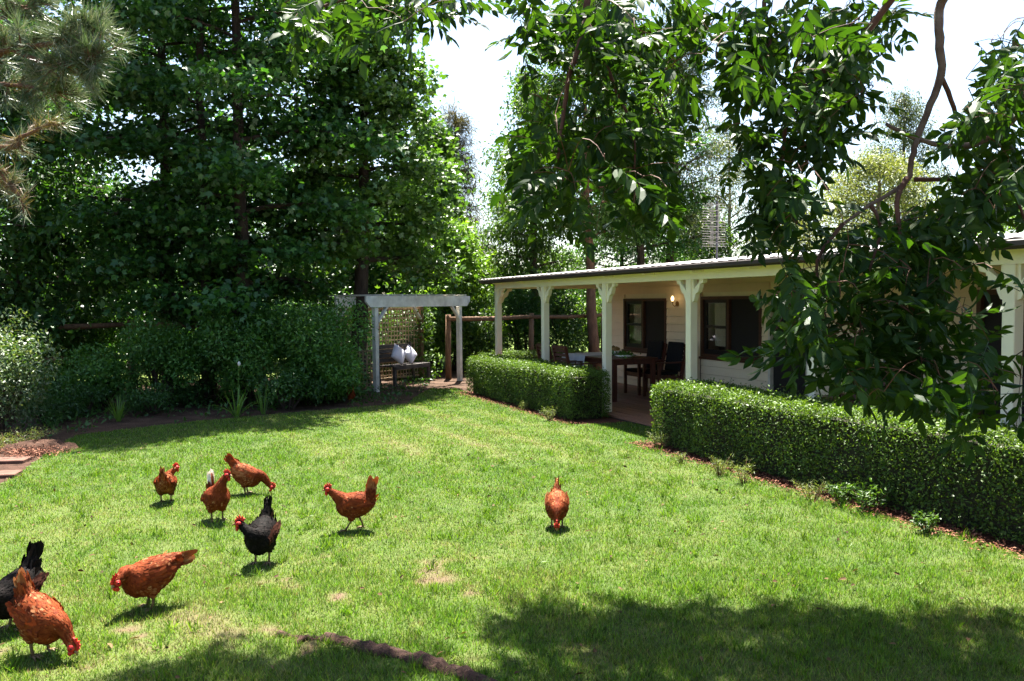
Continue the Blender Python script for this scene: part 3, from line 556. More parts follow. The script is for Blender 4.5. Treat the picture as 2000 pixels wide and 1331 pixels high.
# ------------------------------------------------------------------ trees
def tree(name, label, base, H, r0, prof, nl, leafm, barkm, tmpl, lsize, lw, ncl, npl, h0=.15, lean=(0, 0), rise=.35, rc=.3, flatz=.5, cat='tree', group=None, droop=.25, wob=.02, sub=6, seed=1, trunkonly=0.):
    rs = np.random.default_rng(seed); t = thing(name, label, cat, base, 0, group); nt_ = 12; tp = []
    for i in range(nt_ + 1):
        s = i / nt_; tp.append(Vector((lean[0] * s + rs.normal(0, wob) * (i > 0), lean[1] * s + rs.normal(0, wob) * (i > 0), -.06 + s * H)))
    MB().tube(tp, [r0 * (1.25 if i == 0 else 1) * (1 - .9 * i / nt_) + .008 for i in range(nt_ + 1)], 9, jit=.06).build('trunk', barkm, t, True)
    C, Dr = [], []
    for i in range(nl):
        s = h0 + (1 - h0) * ((i + .5) / nl); a = i * 2.39996 + rs.normal(0, .3); L = prof((s - h0) / (1 - h0)) * rs.uniform(.72, 1.12)
        f = s * nt_; k = min(int(f), nt_ - 1); st = tp[k].lerp(tp[k + 1], f - k); d = Vector((math.cos(a), math.sin(a), 0)); pts = []
        for j in range(6):
            q = j / 5; pts.append(st + d * (L * q) + Vector((rs.normal(0, .03) * L * q, rs.normal(0, .03) * L * q, L * (rise * q - droop * q * q))))
        lm = MB(); rb = max(.012, r0 * (1 - s) * .42 + .01); lm.tube(pts, [rb * (1 - .85 * j / 5) for j in range(6)], 5, cap=False)
        for m in range(sub):
            q = .25 + .75 * (m + rs.uniform(.2, .8)) / sub; f2 = q * 5; k2 = min(int(f2), 4); o = pts[k2].lerp(pts[k2 + 1], f2 - k2); sd = (-1) ** m
            dd = (d * rs.uniform(.4, .9) + Vector((-d.y, d.x, 0)) * sd * rs.uniform(.5, 1.1) + Vector((0, 0, rs.normal(.05, .25)))).normalized(); l2 = max(.25, L * .42 * (1.15 - q)) * rs.uniform(.7, 1.2)
            e = o + dd * l2 + Vector((0, 0, -.12 * l2)); lm.tube([o, (o + e) / 2 + Vector((0, 0, .04 * l2)), e], [rb * .4 * (1 - q * .6), rb * .3 * (1 - q * .6), .003], 4, cap=False)
            for w in np.linspace(.35, 1.05, ncl): C.append(o.lerp(e, w)); Dr.append(dd)
        lm.build('limb', barkm, t)
    C = np.array([tuple(c) for c in C]); Dr = np.array([tuple(c) for c in Dr]); npc = rs.integers(int(npl * .5), int(npl * 1.5) + 1, len(C)); idx = np.repeat(np.arange(len(C)), npc); n = len(idx)
    sc = rs.uniform(.65, 1.3, len(C))[idx]
    P = C[idx] + rs.normal(0, 1, (n, 3)) * np.array((rc, rc, rc * flatz)) * .62 * sc[:, None]
    P[:, 2] -= .25 * ((P[:, :2] - C[idx][:, :2]) ** 2).sum(1) / max(rc, .1)
    kp = (P[:, 2] < 2.2 + .375 * base[1]) | (rs.random(n) < .4); P, idx = P[kp], idx[kp]; n = len(idx)
    A = Dr[idx] * .5 + rs.normal(0, .8, (n, 3)) + (0, 0, -.45); Nn = rs.normal(0, .55, (n, 3)) + (0, 0, 1)
    sz = rs.uniform(.65, 1.2, n) * lsize
    leaf_obj('crown', leafm, t, [leaves(P, A, Nn, sz, sz * lw, tmpl)], 'stuff'); return t
def G2(px, Y): return np.array([(px - 1000) / FPX * Y, Y, 0.])
egg = lambda R_: (lambda s: R_ * (.55 + .45 * math.sin(math.pi * min(1, s * 1.15 + .12))) * (1 - max(0, s - .55) ** 1.5 * 2.2) if s < 1 else .1)
cone = lambda R_: (lambda s: R_ * max(.12, (1 - s) ** .75) * (.75 + .25 * min(1, s * 5)))
dome = lambda R_: (lambda s: R_ * (.8 + .2 * math.sin(math.pi * s)) * math.sqrt(max(.06, 1 - s ** 3)))
gt = 'dark sweetgum trees behind the lawn'
tree('sweetgum_tree', 'tall dark leafy tree, leftmost trunk of the dark group behind the lawn', G2(330, 17.6), 12.5, .14, egg(3.1), 44, M['sweetgum'], M['bark'], T_STAR3, .125, .95, 3, 38, .17, rise=.24, rc=.42, seed=11, sub=7, group=gt)
tree('sweetgum_tree', 'tall dark leafy tree, middle trunk of the dark group behind the lawn', G2(405, 17.0), 12, .13, egg(2.4), 36, M['sweetgum'], M['bark'], T_STAR3, .125, .95, 3, 38, .1, rise=.25, rc=.42, seed=12, group=gt)
tree('sweetgum_tree', 'tall dark leafy tree, rightmost straight trunk of the dark group', G2(474, 16.6), 12.5, .15, egg(2.7), 40, M['sweetgum'], M['bark'], T_STAR3, .125, .95, 3, 42, .1, rise=.25, rc=.42, seed=13, group=gt)
tree('sweetgum_tree', 'thick trunked leafy tree overhanging the left side of the white pergola', G2(700, 18.4), 9.3, .19, cone(2.3), 44, M['sweetgum_light'], M['bark'], T_STAR3, .125, .95, 3, 40, .29, rise=.2, rc=.4, seed=14, group=gt, lean=(.3, 0))
tree('casuarina_tree', 'thin brown green fine needled tree in the sky gap left of centre', G2(893, 27), 7.9, .09, cone(1.25), 34, M['brown_needle'], M['bark'], T_NEEDLE, .3, .07, 3, 26, .15, rise=.5, rc=.28, flatz=.9, seed=15)
tree('bushy_tree', 'bright yellow green bushy tree above the right end of the pergola', G2(888, 22.5), 4.0, .08, egg(1.35), 26, M['bright_leaf'], M['bark'], T_RHOMB, .13, .42, 3, 30, .1, rise=.55, rc=.3, flatz=.8, seed=16)
tree('leafy_tree', 'tall mid green tree with reddish leaning trunk behind the verandah end', G2(1162, 22.5), 9.6, .15, egg(2.5), 40, M['mid_leaf'], M['bark_red'], T_RHOMB, .13, .45, 3, 40, .36, lean=(-.35, 0), rise=.4, rc=.36, flatz=.7, seed=17)
tree('leafy_tree', 'dark leafy tree whose straight trunk rises behind the roof, centre', G2(1256, 25), 9.6, .16, egg(2.1), 32, M['dark_leaf'], M['bark'], T_RHOMB, .13, .45, 3, 36, .34, lean=(-.25, 0), rise=.4, rc=.36, flatz=.7, seed=18)
tree('gum_tree', 'tall wispy gum with dark straight trunk behind the roof', G2(1298, 26), 10.6, .17, egg(1.9), 34, M['gum_leaf'], M['bark'], T_RHOMB, .16, .22, 3, 32, .32, lean=(.55, 0), rise=.5, rc=.34, flatz=.8, seed=19)
tree('gum_tree', 'pale sparse gum behind the television antenna', G2(1425, 33), 8.6, .12, egg(2.0), 26, M['gum_leaf'], M['bark_pale'], T_RHOMB, .17, .2, 3, 26, .3, rise=.5, rc=.42, flatz=.9, seed=20)
tree('olive_green_tree', 'rounded pale olive green sunlit tree beyond the roof at the right', G2(1715, 30), 6.7, .2, dome(3.0), 44, M['olive_leaf'], M['bark_pale'], T_RHOMB, .13, .4, 3, 40, .2, rise=.5, rc=.42, flatz=.8, seed=21)
tree('gum_tree', 'distant gum rising above the olive green tree', G2(1762, 42), 11.8, .2, egg(2.1), 26, M['gum_leaf'], M['bark'], T_RHOMB, .22, .22, 3, 26, .45, rise=.6, rc=.5, flatz=.8, seed=22)
tree('bushy_tree', 'bright green tree beyond the right end of the roof', G2(1985, 24), 5.4, .1, egg(2.0), 26, M['bright_leaf'], M['bark'], T_RHOMB, .14, .42, 3, 26, .2, rise=.5, rc=.36, flatz=.8, seed=23)
tree('leafy_tree', 'dark tree behind the left end of the lawn fence', G2(40, 19), 8.5, .14, egg(2.9), 40, M['dark_leaf'], M['bark'], T_RHOMB, .15, .45, 3, 34, .08, rise=.3, rc=.42, flatz=.6, seed=24)
tree('leafy_tree', 'small green tree beyond the fence right of the pergola', G2(1010, 27), 5.2, .1, egg(1.9), 28, M['mid_leaf'], M['bark'], T_RHOMB, .13, .42, 3, 30, .08, rise=.4, rc=.38, flatz=.8, seed=25)
tree('sweetgum_tree', 'slender sunlit star leafed tree left of the white sky gap', G2(848, 24), 6.9, .1, cone(1.1), 34, M['sweetgum_light'], M['bark'], T_STAR3, .13, .95, 3, 28, .12, rise=.3, rc=.34, flatz=.8, seed=45, group=gt)
gz = 'low dark trees behind the left fence'
for i, (px, Y, h_, r_, lab) in enumerate(((150, 25, 6.0, 2.8, 'low dark tree beyond the left fence rail'), (410, 26, 6.4, 2.8, 'low dark tree seen between the straight trunks'), (630, 26, 6.0, 2.6, 'low dark tree left of the thick pergola trunk'), (770, 27, 5.6, 2.3, 'low dark tree right of the thick pergola trunk'), (-60, 16, 7.5, 2.0, 'dark tree at the left picture edge below the pine'))):
    tree('leafy_tree', lab, G2(px, Y), h_, .12, dome(r_), 34, M['dark_leaf'], M['bark'], T_RHOMB, .19, .45, 3, 28, .05, rise=.3, rc=.5, flatz=.8, seed=46 + i, group=gz)
gw = 'trees closing the view behind the house'
tree('leafy_tree', 'sunlit mid green tree left of the leaning reddish trunk', G2(1045, 25), 8.4, .12, egg(1.7), 34, M['mid_leaf'], M['bark'], T_RHOMB, .13, .45, 3, 30, .12, rise=.4, rc=.36, flatz=.7, seed=41, group=gw)
tree('leafy_tree', 'low dark tree filling the gap behind the roof, left of the antenna', G2(1215, 30), 6.2, .12, egg(2.3), 30, M['dark_leaf'], M['bark'], T_RHOMB, .15, .45, 3, 30, .08, rise=.4, rc=.42, flatz=.8, seed=42, group=gw)
tree('leafy_tree', 'low green tree directly behind the antenna', G2(1370, 31), 5.2, .12, egg(2.2), 28, M['mid_leaf'], M['bark'], T_RHOMB, .15, .45, 3, 28, .08, rise=.4, rc=.42, flatz=.8, seed=43, group=gw)
tree('leafy_tree', 'low pale tree behind the vent pipe', G2(1530, 33), 5.4, .12, egg(2.4), 28, M['olive_leaf'], M['bark'], T_RHOMB, .15, .42, 3, 26, .08, rise=.4, rc=.42, flatz=.8, seed=44, group=gw)
# the far wood
P = []
for k in range(300):
    x = rng.uniform(-48, 48); y = rng.uniform(44, 60); h = (3.2 + 2.6 * fbm(np.array(x * .2 + 50), np.array(.3), 3)) * rng.uniform(.75, 1.15)
    m = 110; q = nrm(rng.normal(0, 1, (m, 3))) * (rng.random((m, 1)) ** .4) * (1.7, 1.7, h * .52) + (x, y, h * .52); P.append(q)
P = np.concatenate(P); m = len(P)
tag(leaf_obj('far_wood', M['mid_leaf'], None, [leaves(P, rng.normal(0, 1, (m, 3)), rng.normal(0, .7, (m, 3)) + (0, 0, .7), rng.uniform(.3, .6, m), rng.uniform(.16, .3, m), T_RHOMB)]), 'hazy green belt of woodland far behind the garden', 'wood', kind='stuff')

# ------------------------------------------------------------------ shrubs
def shrub(name, label, base, h, r, n, mat, ls, lw, tmpl=T_RHOMB, lobes=9, ry=None, z0=.25, group=None, cat='shrub', seed=1, stemm='bark'):
    rs = np.random.default_rng(seed); t = thing(name, label, cat, base, 0, group); ry = ry or r; S = MB(); P, O = [], []
    for k in range(lobes):
        a = k * 2.4 + rs.normal(0, .3); rr = math.sqrt((k + .5) / lobes); zc = h * (z0 + (.8 - z0) * rs.uniform(0, 1) ** .8); zc = min(zc, h * (.98 - .35 * rr))
        c = np.array([math.cos(a) * rr * r * .72, math.sin(a) * rr * ry * .72, zc]); R_ = np.array([r, ry, h * .6]) * rs.uniform(.3, .48); m = int(n / lobes)
        dr = nrm(rs.normal(0, 1, (m, 3))); q = c + dr * R_ * (rs.random((m, 1)) ** .28) * rs.uniform(.85, 1.2, (m, 1)); P.append(q); O.append(dr)
        S.tube([(c[0] * .15, c[1] * .15, -.03), (c[0] * .5, c[1] * .5, zc * .5), tuple(c)], [.025, .018, .006], 5, cap=False)
    S.build('stems', M[stemm], t); P = np.concatenate(P); O = np.concatenate(O); k = P[:, 2] > .03; P, O = P[k], O[k]; m = len(P)
    A = O * .5 + rs.normal(0, .7, (m, 3)) + (0, 0, -.15); Nn = O * .4 + rs.normal(0, .5, (m, 3)) + (0, 0, .75); sz = rs.uniform(.65, 1.25, m) * ls
    leaf_obj('foliage', mat, t, [leaves(P, A, Nn, sz, sz * lw, tmpl)], 'stuff'); return t
gs = 'shrubs along the back of the lawn'
shrub('garden_shrub', 'big dark green shrub just left of the pergola', G2(612, 15.4), 1.9, 1.05, 17000, M['bank_leaf'], .08, .42, lobes=14, z0=.1, seed=31, group=gs)
shrub('garden_shrub', 'dark green shrub behind the strap leafed lily', G2(470, 15.2), 1.85, 1.0, 15000, M['bank_leaf'], .08, .42, lobes=12, z0=.15, seed=32, group=gs)
shrub('garden_shrub', 'dark open shrub with bare forked stems left of the lily', G2(318, 15.0), 1.6, .9, 8500, M['bank_leaf'], .08, .42, lobes=12, z0=.3, seed=33, group=gs)
shrub('garden_shrub', 'dark loose shrub below the left fence rail', G2(190, 14.6), 1.15, .8, 5500, M['bank_leaf'], .08, .42, lobes=11, z0=.25, seed=34, group=gs)
shrub('garden_shrub', 'pale variegated shrub at the far left edge of the garden', G2(-5, 11.6), 1.8, .8, 8000, M['varieg'], .06, .45, lobes=12, z0=.2, seed=35, group=gs)
shrub('garden_shrub', 'shaded leafy shrub right of the pale left edge shrub', G2(95, 13.2), .9, .55, 2800, M['dark_leaf'], .07, .42, lobes=8, z0=.2, seed=36, group=gs)
shrub('garden_shrub', 'low dark undergrowth shrub in front of the big dark shrub', G2(560, 14.5), .75, .7, 3200, M['dark_leaf'], .07, .42, lobes=8, z0=.15, seed=37, group=gs)
gb = 'shrubs behind the pergola and the verandah end'
for i, (px, Y, h, r, m, lab) in enumerate(((800, 20.6, 2.2, 1.0, 'mid_leaf', 'green shrub pressing against the back of the lattice'), (940, 21.8, 1.9, 1.0, 'mid_leaf', 'green shrub between the pergola and the first verandah post'), (1030, 24.0, 2.4, 1.2, 'dark_leaf', 'dark shrub behind the first two verandah posts'),
        (1100, 22.6, 2.3, .9, 'mid_leaf', 'green shrub left of the leaning trunk behind the verandah'), (1165, 25.5, 2.3, 1.2, 'bright_leaf', 'bright shrub behind the leaning trunk'), (905, 24.5, 3.0, 1.2, 'bright_leaf', 'bright tall shrub above the log post'), (700, 22, 2.2, 1.2, 'dark_leaf', 'dark shrub behind the thick trunk by the pergola'))):
    shrub('garden_shrub', lab, G2(px, Y), h, r, 5200, M[m], .1, .42, lobes=11, z0=.1, seed=50 + i, group=gb)
for i, (px, Y, h, r, m, lab) in enumerate(((120, 18.8, 2.1, 1.4, 'dark_leaf', 'broad dark bush behind the left fence rail'), (300, 20.5, 2.6, 1.5, 'dark_leaf', 'dark bush between the leftmost dark trunks'), (450, 20.0, 2.5, 1.5, 'dark_leaf', 'dark bush behind the straight dark trunks'), (590, 19.6, 2.4, 1.4, 'dark_leaf', 'dark bush behind the big dark shrub'), (20, 16.5, 2.3, 1.1, 'mid_leaf', 'green bush behind the pale shrub at the left edge'))):
    shrub('background_bush', lab, G2(px, Y), h, r, 6200, M[m], .11, .42, lobes=12, z0=.3, seed=70 + i, group='bushes behind the dark trunks')
for i, (px, py, h, r, lab) in enumerate(((165, 812, .55, .5, 'low dark plant mass left of the dense grassy clump'), (300, 808, .5, .5, 'low dark plant mass right of the dense grassy clump'), (375, 792, .5, .45, 'low dark plant mass left of the strap leafed lily'), (650, 782, .6, .45, 'low dark plant mass beside the shaded hen'), (95, 832, .45, .4, 'low dark plant mass beside the dirt mound'))):
    shrub('low_shrub', lab, G(px, py), h, r, 2200, M['dark_leaf'], .06, .3, lobes=8, z0=.15, seed=90 + i, group='low plants along the shaded lawn edge')
n = 5000; x = rng.uniform(-9, -1.8, n); y = rng.uniform(11.5, 20, n); k = ~in_lawn(x, y) & (fbm(x * .9, y * .9 + 60, 3) > .44); x, y = x[k], y[k]; n = len(x)
tag(leaf_obj('ground_cover', M['dark_leaf'], None, [leaves(np.stack([x, y, rng.uniform(0, .1, n)], 1), rng.normal(0, 1, (n, 3)) + (0, 0, .5), rng.normal(0, .6, (n, 3)) + (0, 0, 1), rng.uniform(.05, .12, n), rng.uniform(.02, .05, n), T_RHOMB)]), 'scattered leafy ground cover on the shaded soil below the shrubs', 'ground cover', kind='stuff')
# grassy undergrowth at the left, strap leafed plants
def strap_plant(name, label, pos, n, h, spread, mat=None, w=.018, group=None):
    t = thing(name, label, 'plant', pos, 0, group)
    for k in range(n):
        a = random.uniform(0, 6.28); L = h * random.uniform(.75, 1.2); sp = spread * random.uniform(.3, 1); V = []; b = Vector((math.cos(a) * .03, math.sin(a) * .03, -.01)); side = Vector((-math.sin(a), math.cos(a), 0)); m = 7
        for i in range(m + 1):
            s = i / m; q = b + Vector((math.cos(a), math.sin(a), 0)) * (L * sp * s) + Vector((0, 0, L * (s * (1.15 - .25 * sp) - sp * .75 * s * s))); ww = w * (1 - s ** 3) * (.7 + .3 * s)
            V += [q - side * ww / 2, q + Vector((0, 0, -ww * .2)), q + side * ww / 2]
        MB().add(V, [f for i in range(m) for f in ((3 * i, 3 * i + 1, 3 * i + 4, 3 * i + 3), (3 * i + 1, 3 * i + 2, 3 * i + 5, 3 * i + 4))]).build('leaf', mat or M['strap'], t, True)
    return t
ag = strap_plant('strap_leafed_lily', 'strap leafed lily with a tall bud stalk at the lawn edge', G(462, 814), 22, .58, .85, w=.03)
MB().tube([(.02, 0, 0), (.03, 0, .4), (.06, 0, .82)], [.006, .005, .004], 5).build('stalk', M['strap'], ag); MB().tube([(.06, 0, .81), (.06, 0, .83), (.06, 0, .86), (.06, 0, .89)], [.006, .022, .026, .005], 8).build('bud', M['bud'], ag, True)
a2 = strap_plant('strap_leafed_lily', 'thin upright strap leafed lily right of the tall bud stalk', G(514, 808), 11, .52, .4, w=.024)
strap_plant('strap_leafed_lily', 'dense short grassy clump at the shaded left lawn edge', G(232, 822), 40, .45, .6, w=.016)
for i, (px, py, lab) in enumerate(((60, 868, 'wispy sunlit weeds beside the dirt mound at left'), (15, 880, 'wispy weeds at the left picture edge above the pavers'))):
    tuft('weed_clump', lab, 'plant', G(px, py), .22, .42, 700, M['feathery'], .006, T_NEEDLE, stems=26, group='weeds at the left edge')

# ------------------------------------------------------------------ dirt mound and pavers at the left edge
q = G(75, 880); V = []; n = 22
dm = MB()
for j in range(6):
    for i in range(n):
        a = 2 * math.pi * i / n; r = .5 * (1 - j / 5.) * random.uniform(.85, 1.15); V.append((q[0] + math.cos(a) * r * (1 + .15 * math.sin(3 * a)), q[1] + math.sin(a) * r * .6, .09 * (1 - (1 - j / 5.) ** 2) + .06 * random.random() * (j > 0) - .01))
dm.add(V, [(j * n + i, j * n + (i + 1) % n, (j + 1) * n + (i + 1) % n, (j + 1) * n + i) for j in range(5) for i in range(n)]).build('dirt_mound', M['dirt'], None, True)['kind'] = 'structure'
pth = MB().add([tuple(G(x, y, -.006)) for x, y in ((-160, 880), (62, 884), (74, 912), (-10, 960), (-160, 1000))], [(0, 1, 2, 3, 4)]).build('garden_path', M['dirt']); pth['kind'] = 'structure'
for px, py, a in ((18, 902, .15), (-45, 905, .1), (-4, 930, .2), (-80, 938, .1)):
    q = G(px, py); s = MB().box(-.2, .2, -.13, .13, -.01, .035).build('paver', M['slab'], pth, bevel=.008); s.location = q; s.rotation_euler = (0, 0, a)

# ------------------------------------------------------------------ pergola, lattice, swing seat, fence
PA = G(735, 765); PB = G(898, 743); pv_ = PB - PA; PLEN = 2.25; ang = math.atan2(pv_[1], pv_[0]); pdir = np.array([math.cos(ang), math.sin(ang), 0]); pback = np.array([-math.sin(ang), math.cos(ang), 0])
PLEN = float(np.linalg.norm(pv_)); PD = 1.15
pg = thing('pergola', 'weathered white timber pergola with lattice back over a garden bench', 'pergola', PA, ang)   # local x along the front, y to the back
for x, y in ((0, 0), (PLEN, 0), (0, PD), (PLEN, PD)): MB().box(x - .05, x + .05, y - .05, y + .05, -.03, 1.71).build('post', M['log'] if x and y else M['white'], pg, bevel=.005)
for y, o_ in ((0, 0.), (PD, .3)): MB().add([(-.32 + o_, y - .07, 1.95), (-.32 + o_, y - .025, 1.95), (PLEN + .34, y - .025, 1.95), (PLEN + .34, y - .07, 1.95), (-.32 + o_, y - .07, 1.83), (-.32 + o_, y - .025, 1.83), (PLEN + .34, y - .025, 1.83), (PLEN + .34, y - .07, 1.83), (-.2 + o_ * .7, y - .07, 1.72), (-.2 + o_ * .7, y - .025, 1.72), (PLEN + .22, y - .025, 1.72), (PLEN + .22, y - .07, 1.72)],
        [(0, 1, 2, 3), (0, 4, 5, 1), (3, 2, 6, 7), (4, 8, 9, 5), (7, 6, 10, 11), (8, 11, 10, 9), (0, 3, 7, 4), (4, 7, 11, 8), (1, 5, 6, 2), (5, 9, 10, 6)]).build('beam', M['white'], pg)
for k in range(7):
    x = .1 + k * (PLEN - .2) / 6; MB().box(x - .02, x + .02, -.28, PD + .28, 1.955, 1.985).build('rafter', M['white'], pg)
for y in (0, PD):
    for x, s in ((0, 1), (PLEN, -1)): MB().beam((x + s * .04, y - .03, 1.42), (x + s * .33, y - .03, 1.74), .04, .07, (0, 1, 0)).build('brace', M['white'], pg)
def lattice(x0, x1, y, z0, z1, side=False, pitch=.1):
    la = MB(); t = .009
    def put(m, a0, a1, b0, b1, zz0, zz1): return m.box(b0, b1, a0, a1, zz0, zz1) if side else m.box(a0, a1, b0, b1, zz0, zz1)
    fr = put(MB(), x0 - .02, x1 + .02, y - .02, y + .02, z0 - .04, z0).build('lattice_panel', M['lattice'], pg)
    put(MB(), x0 - .02, x1 + .02, y - .02, y + .02, z1, z1 + .04).build('top_rail', M['lattice'], fr)
    x = x0 + pitch / 2
    while x < x1: put(MB(), x - .014, x + .014, y - t, y - .001, z0, z1).build('lattice_slat', M['lattice'], fr); x += pitch
    z = z0 + pitch / 2
    while z < z1: put(MB(), x0, x1, y + .001, y + t, z - .014, z + .014).build('lattice_slat', M['lattice'], fr); z += pitch
lattice(.06, PLEN - .06, PD + .04, .1, 1.66)
lattice(.1, PD - .08, 0.0, .1, .8, True)
st = thing('garden_bench', 'dark weathered bench under the pergola carrying two pillows', 'bench', PA + pdir * (PLEN * .6) + pback * .7, ang)
for k in range(4): MB().box(-.62, .62, -.24 + k * .12, -.14 + k * .12, .4, .43).build('seat_slat', M['dark_wood'], st)
for k in range(4): MB().beam((-.62, .265 + k * .02, .52 + k * .1), (.62, .265 + k * .02, .52 + k * .1), .022, .08, (0, .2, 1)).build('back_slat', M['dark_wood'], st)
for x in (-.58, .58):
    MB().box(x - .03, x + .03, -.25, -.19, 0, .4).build('leg', M['dark_wood'], st); MB().beam((x, .22, 0), (x, .33, .9), .05, .05, (0, 1, 0)).build('leg', M['dark_wood'], st)
MB().box(-.6, .6, -.25, -.22, .34, .399).build('seat_rail', M['dark_wood'], st)
def pillow(label, off, rot, s):
    n = 10; V = []; F = []
    for sg in (1, -1):
        for i in range(n + 1):
            for j in range(n + 1):
                x, y = 2 * i / n - 1, 2 * j / n - 1; e = max(0, (1 - x ** 4) * (1 - y ** 4)); pin = 1 - .1 * (1 - abs(x)) * 0 - .04 * (x * x * (1 - y * y) + y * y * (1 - x * x)); V.append((x * s * pin, sg * (.075 * e ** .6), y * s * pin))
    b = (n + 1) ** 2
    for q in (0, b):
        for i in range(n):
            for j in range(n): F.append((q + i * (n + 1) + j, q + (i + 1) * (n + 1) + j, q + (i + 1) * (n + 1) + j + 1, q + i * (n + 1) + j + 1))
    me = MB().add(V, F).mesh('pillow'); bm = bmesh.new(); bm.from_mesh(me); bmesh.ops.remove_doubles(bm, verts=bm.verts, dist=.001); bmesh.ops.recalc_face_normals(bm, faces=bm.faces); bm.to_mesh(me); bm.free()
    o = link('pillow', me, M['pillow'], None, True); pos = PA + pdir * (PLEN * .6 + off) + pback * .66
    o.matrix_world = Matrix.Translation((pos[0], pos[1], .43 + s * 1.22)) @ Matrix.Rotation(ang, 4, 'Z') @ Matrix.Rotation(R(-18), 4, 'X') @ Matrix.Rotation(R(rot), 4, 'Y')
    tag(o, label, 'pillow', 'pillows on the garden bench')
pillow('white pillow standing on its corner, left on the garden bench', -.24, 38, .19)
pillow('white pillow standing on its corner, right on the garden bench', .15, 52, .17)
# fence
fn = thing('post_and_rail_fence', 'rustic brown log post and rail fence behind the pergola', 'fence', (0, 0, 0))
LP0 = G(876, 740); FA = np.array([-12.0, 14.6, 0]); FB = LP0; FC = np.array([4.5, 24.6, 0])
FQ = [FA, np.array([-6.0, 17.3, 0]), FB + np.array([-.02, 0, 0]), FC]
for a, b in ((FA, np.array([-5.2, 17.5, 0])), (FB, FC)):
    L = np.linalg.norm(b - a); k = max(2, int(L / 2.4)); pts = [a + (b - a) * i / k for i in range(k + 1)]
    for i, p in enumerate(pts): MB().tube([(p[0], p[1], -.1), (p[0], p[1], .7), (p[0] + .01, p[1], 1.52)], [.075, .07, .065], 9, jit=.05).build('post', M['log'], fn, True)
    for i in range(k):
        for z in ((1.42, .8) if a is FA else (1.42,)): MB().tube([tuple(pts[i] + [0, -.06, z]), tuple((pts[i] + pts[i + 1]) / 2 + [0, -.06, z - .02]), tuple(pts[i + 1] + [0, -.06, z + .01])], [.05, .055, .045], 8, jit=.06).build('rail', M['log'], fn, True)
# climber on the lattice
cl = thing('climbing_vine', 'leafy climber growing over the upper left of the lattice', 'vine', PA + pdir * .1 + pback * (PD + .1), ang)
sv = MB()
for k in range(5): sv.tube([(.2 + .3 * k, .02, -.02), (.25 + .33 * k, .03, .6), (.15 + .38 * k, .0, 1.2), (.3 + .36 * k, .03, 1.75)], [.014, .011, .008, .004], 5)
sv.build('stems', M['bark_pale'], cl); n = 2600; x = rng.uniform(-.1, PLEN * .95, n); z = rng.uniform(.35, 1.95, n); k = (fbm(x * 2.2 + 5, z * 2.2, 3) > .55 - .2 * (z > 1.5) + .2 * (x > 1.1)) ; x, z = x[k], z[k]; n = len(x)
leaf_obj('foliage', M['mid_leaf'], cl, [leaves(np.stack([x, rng.normal(.05, .1, n), z], 1), rng.normal(0, 1, (n, 3)) + (0, 0, -.6), rng.normal(0, .6, (n, 3)) + (0, -.4, .6), rng.uniform(.05, .09, n), rng.uniform(.03, .05, n), T_RHOMB)], 'stuff')

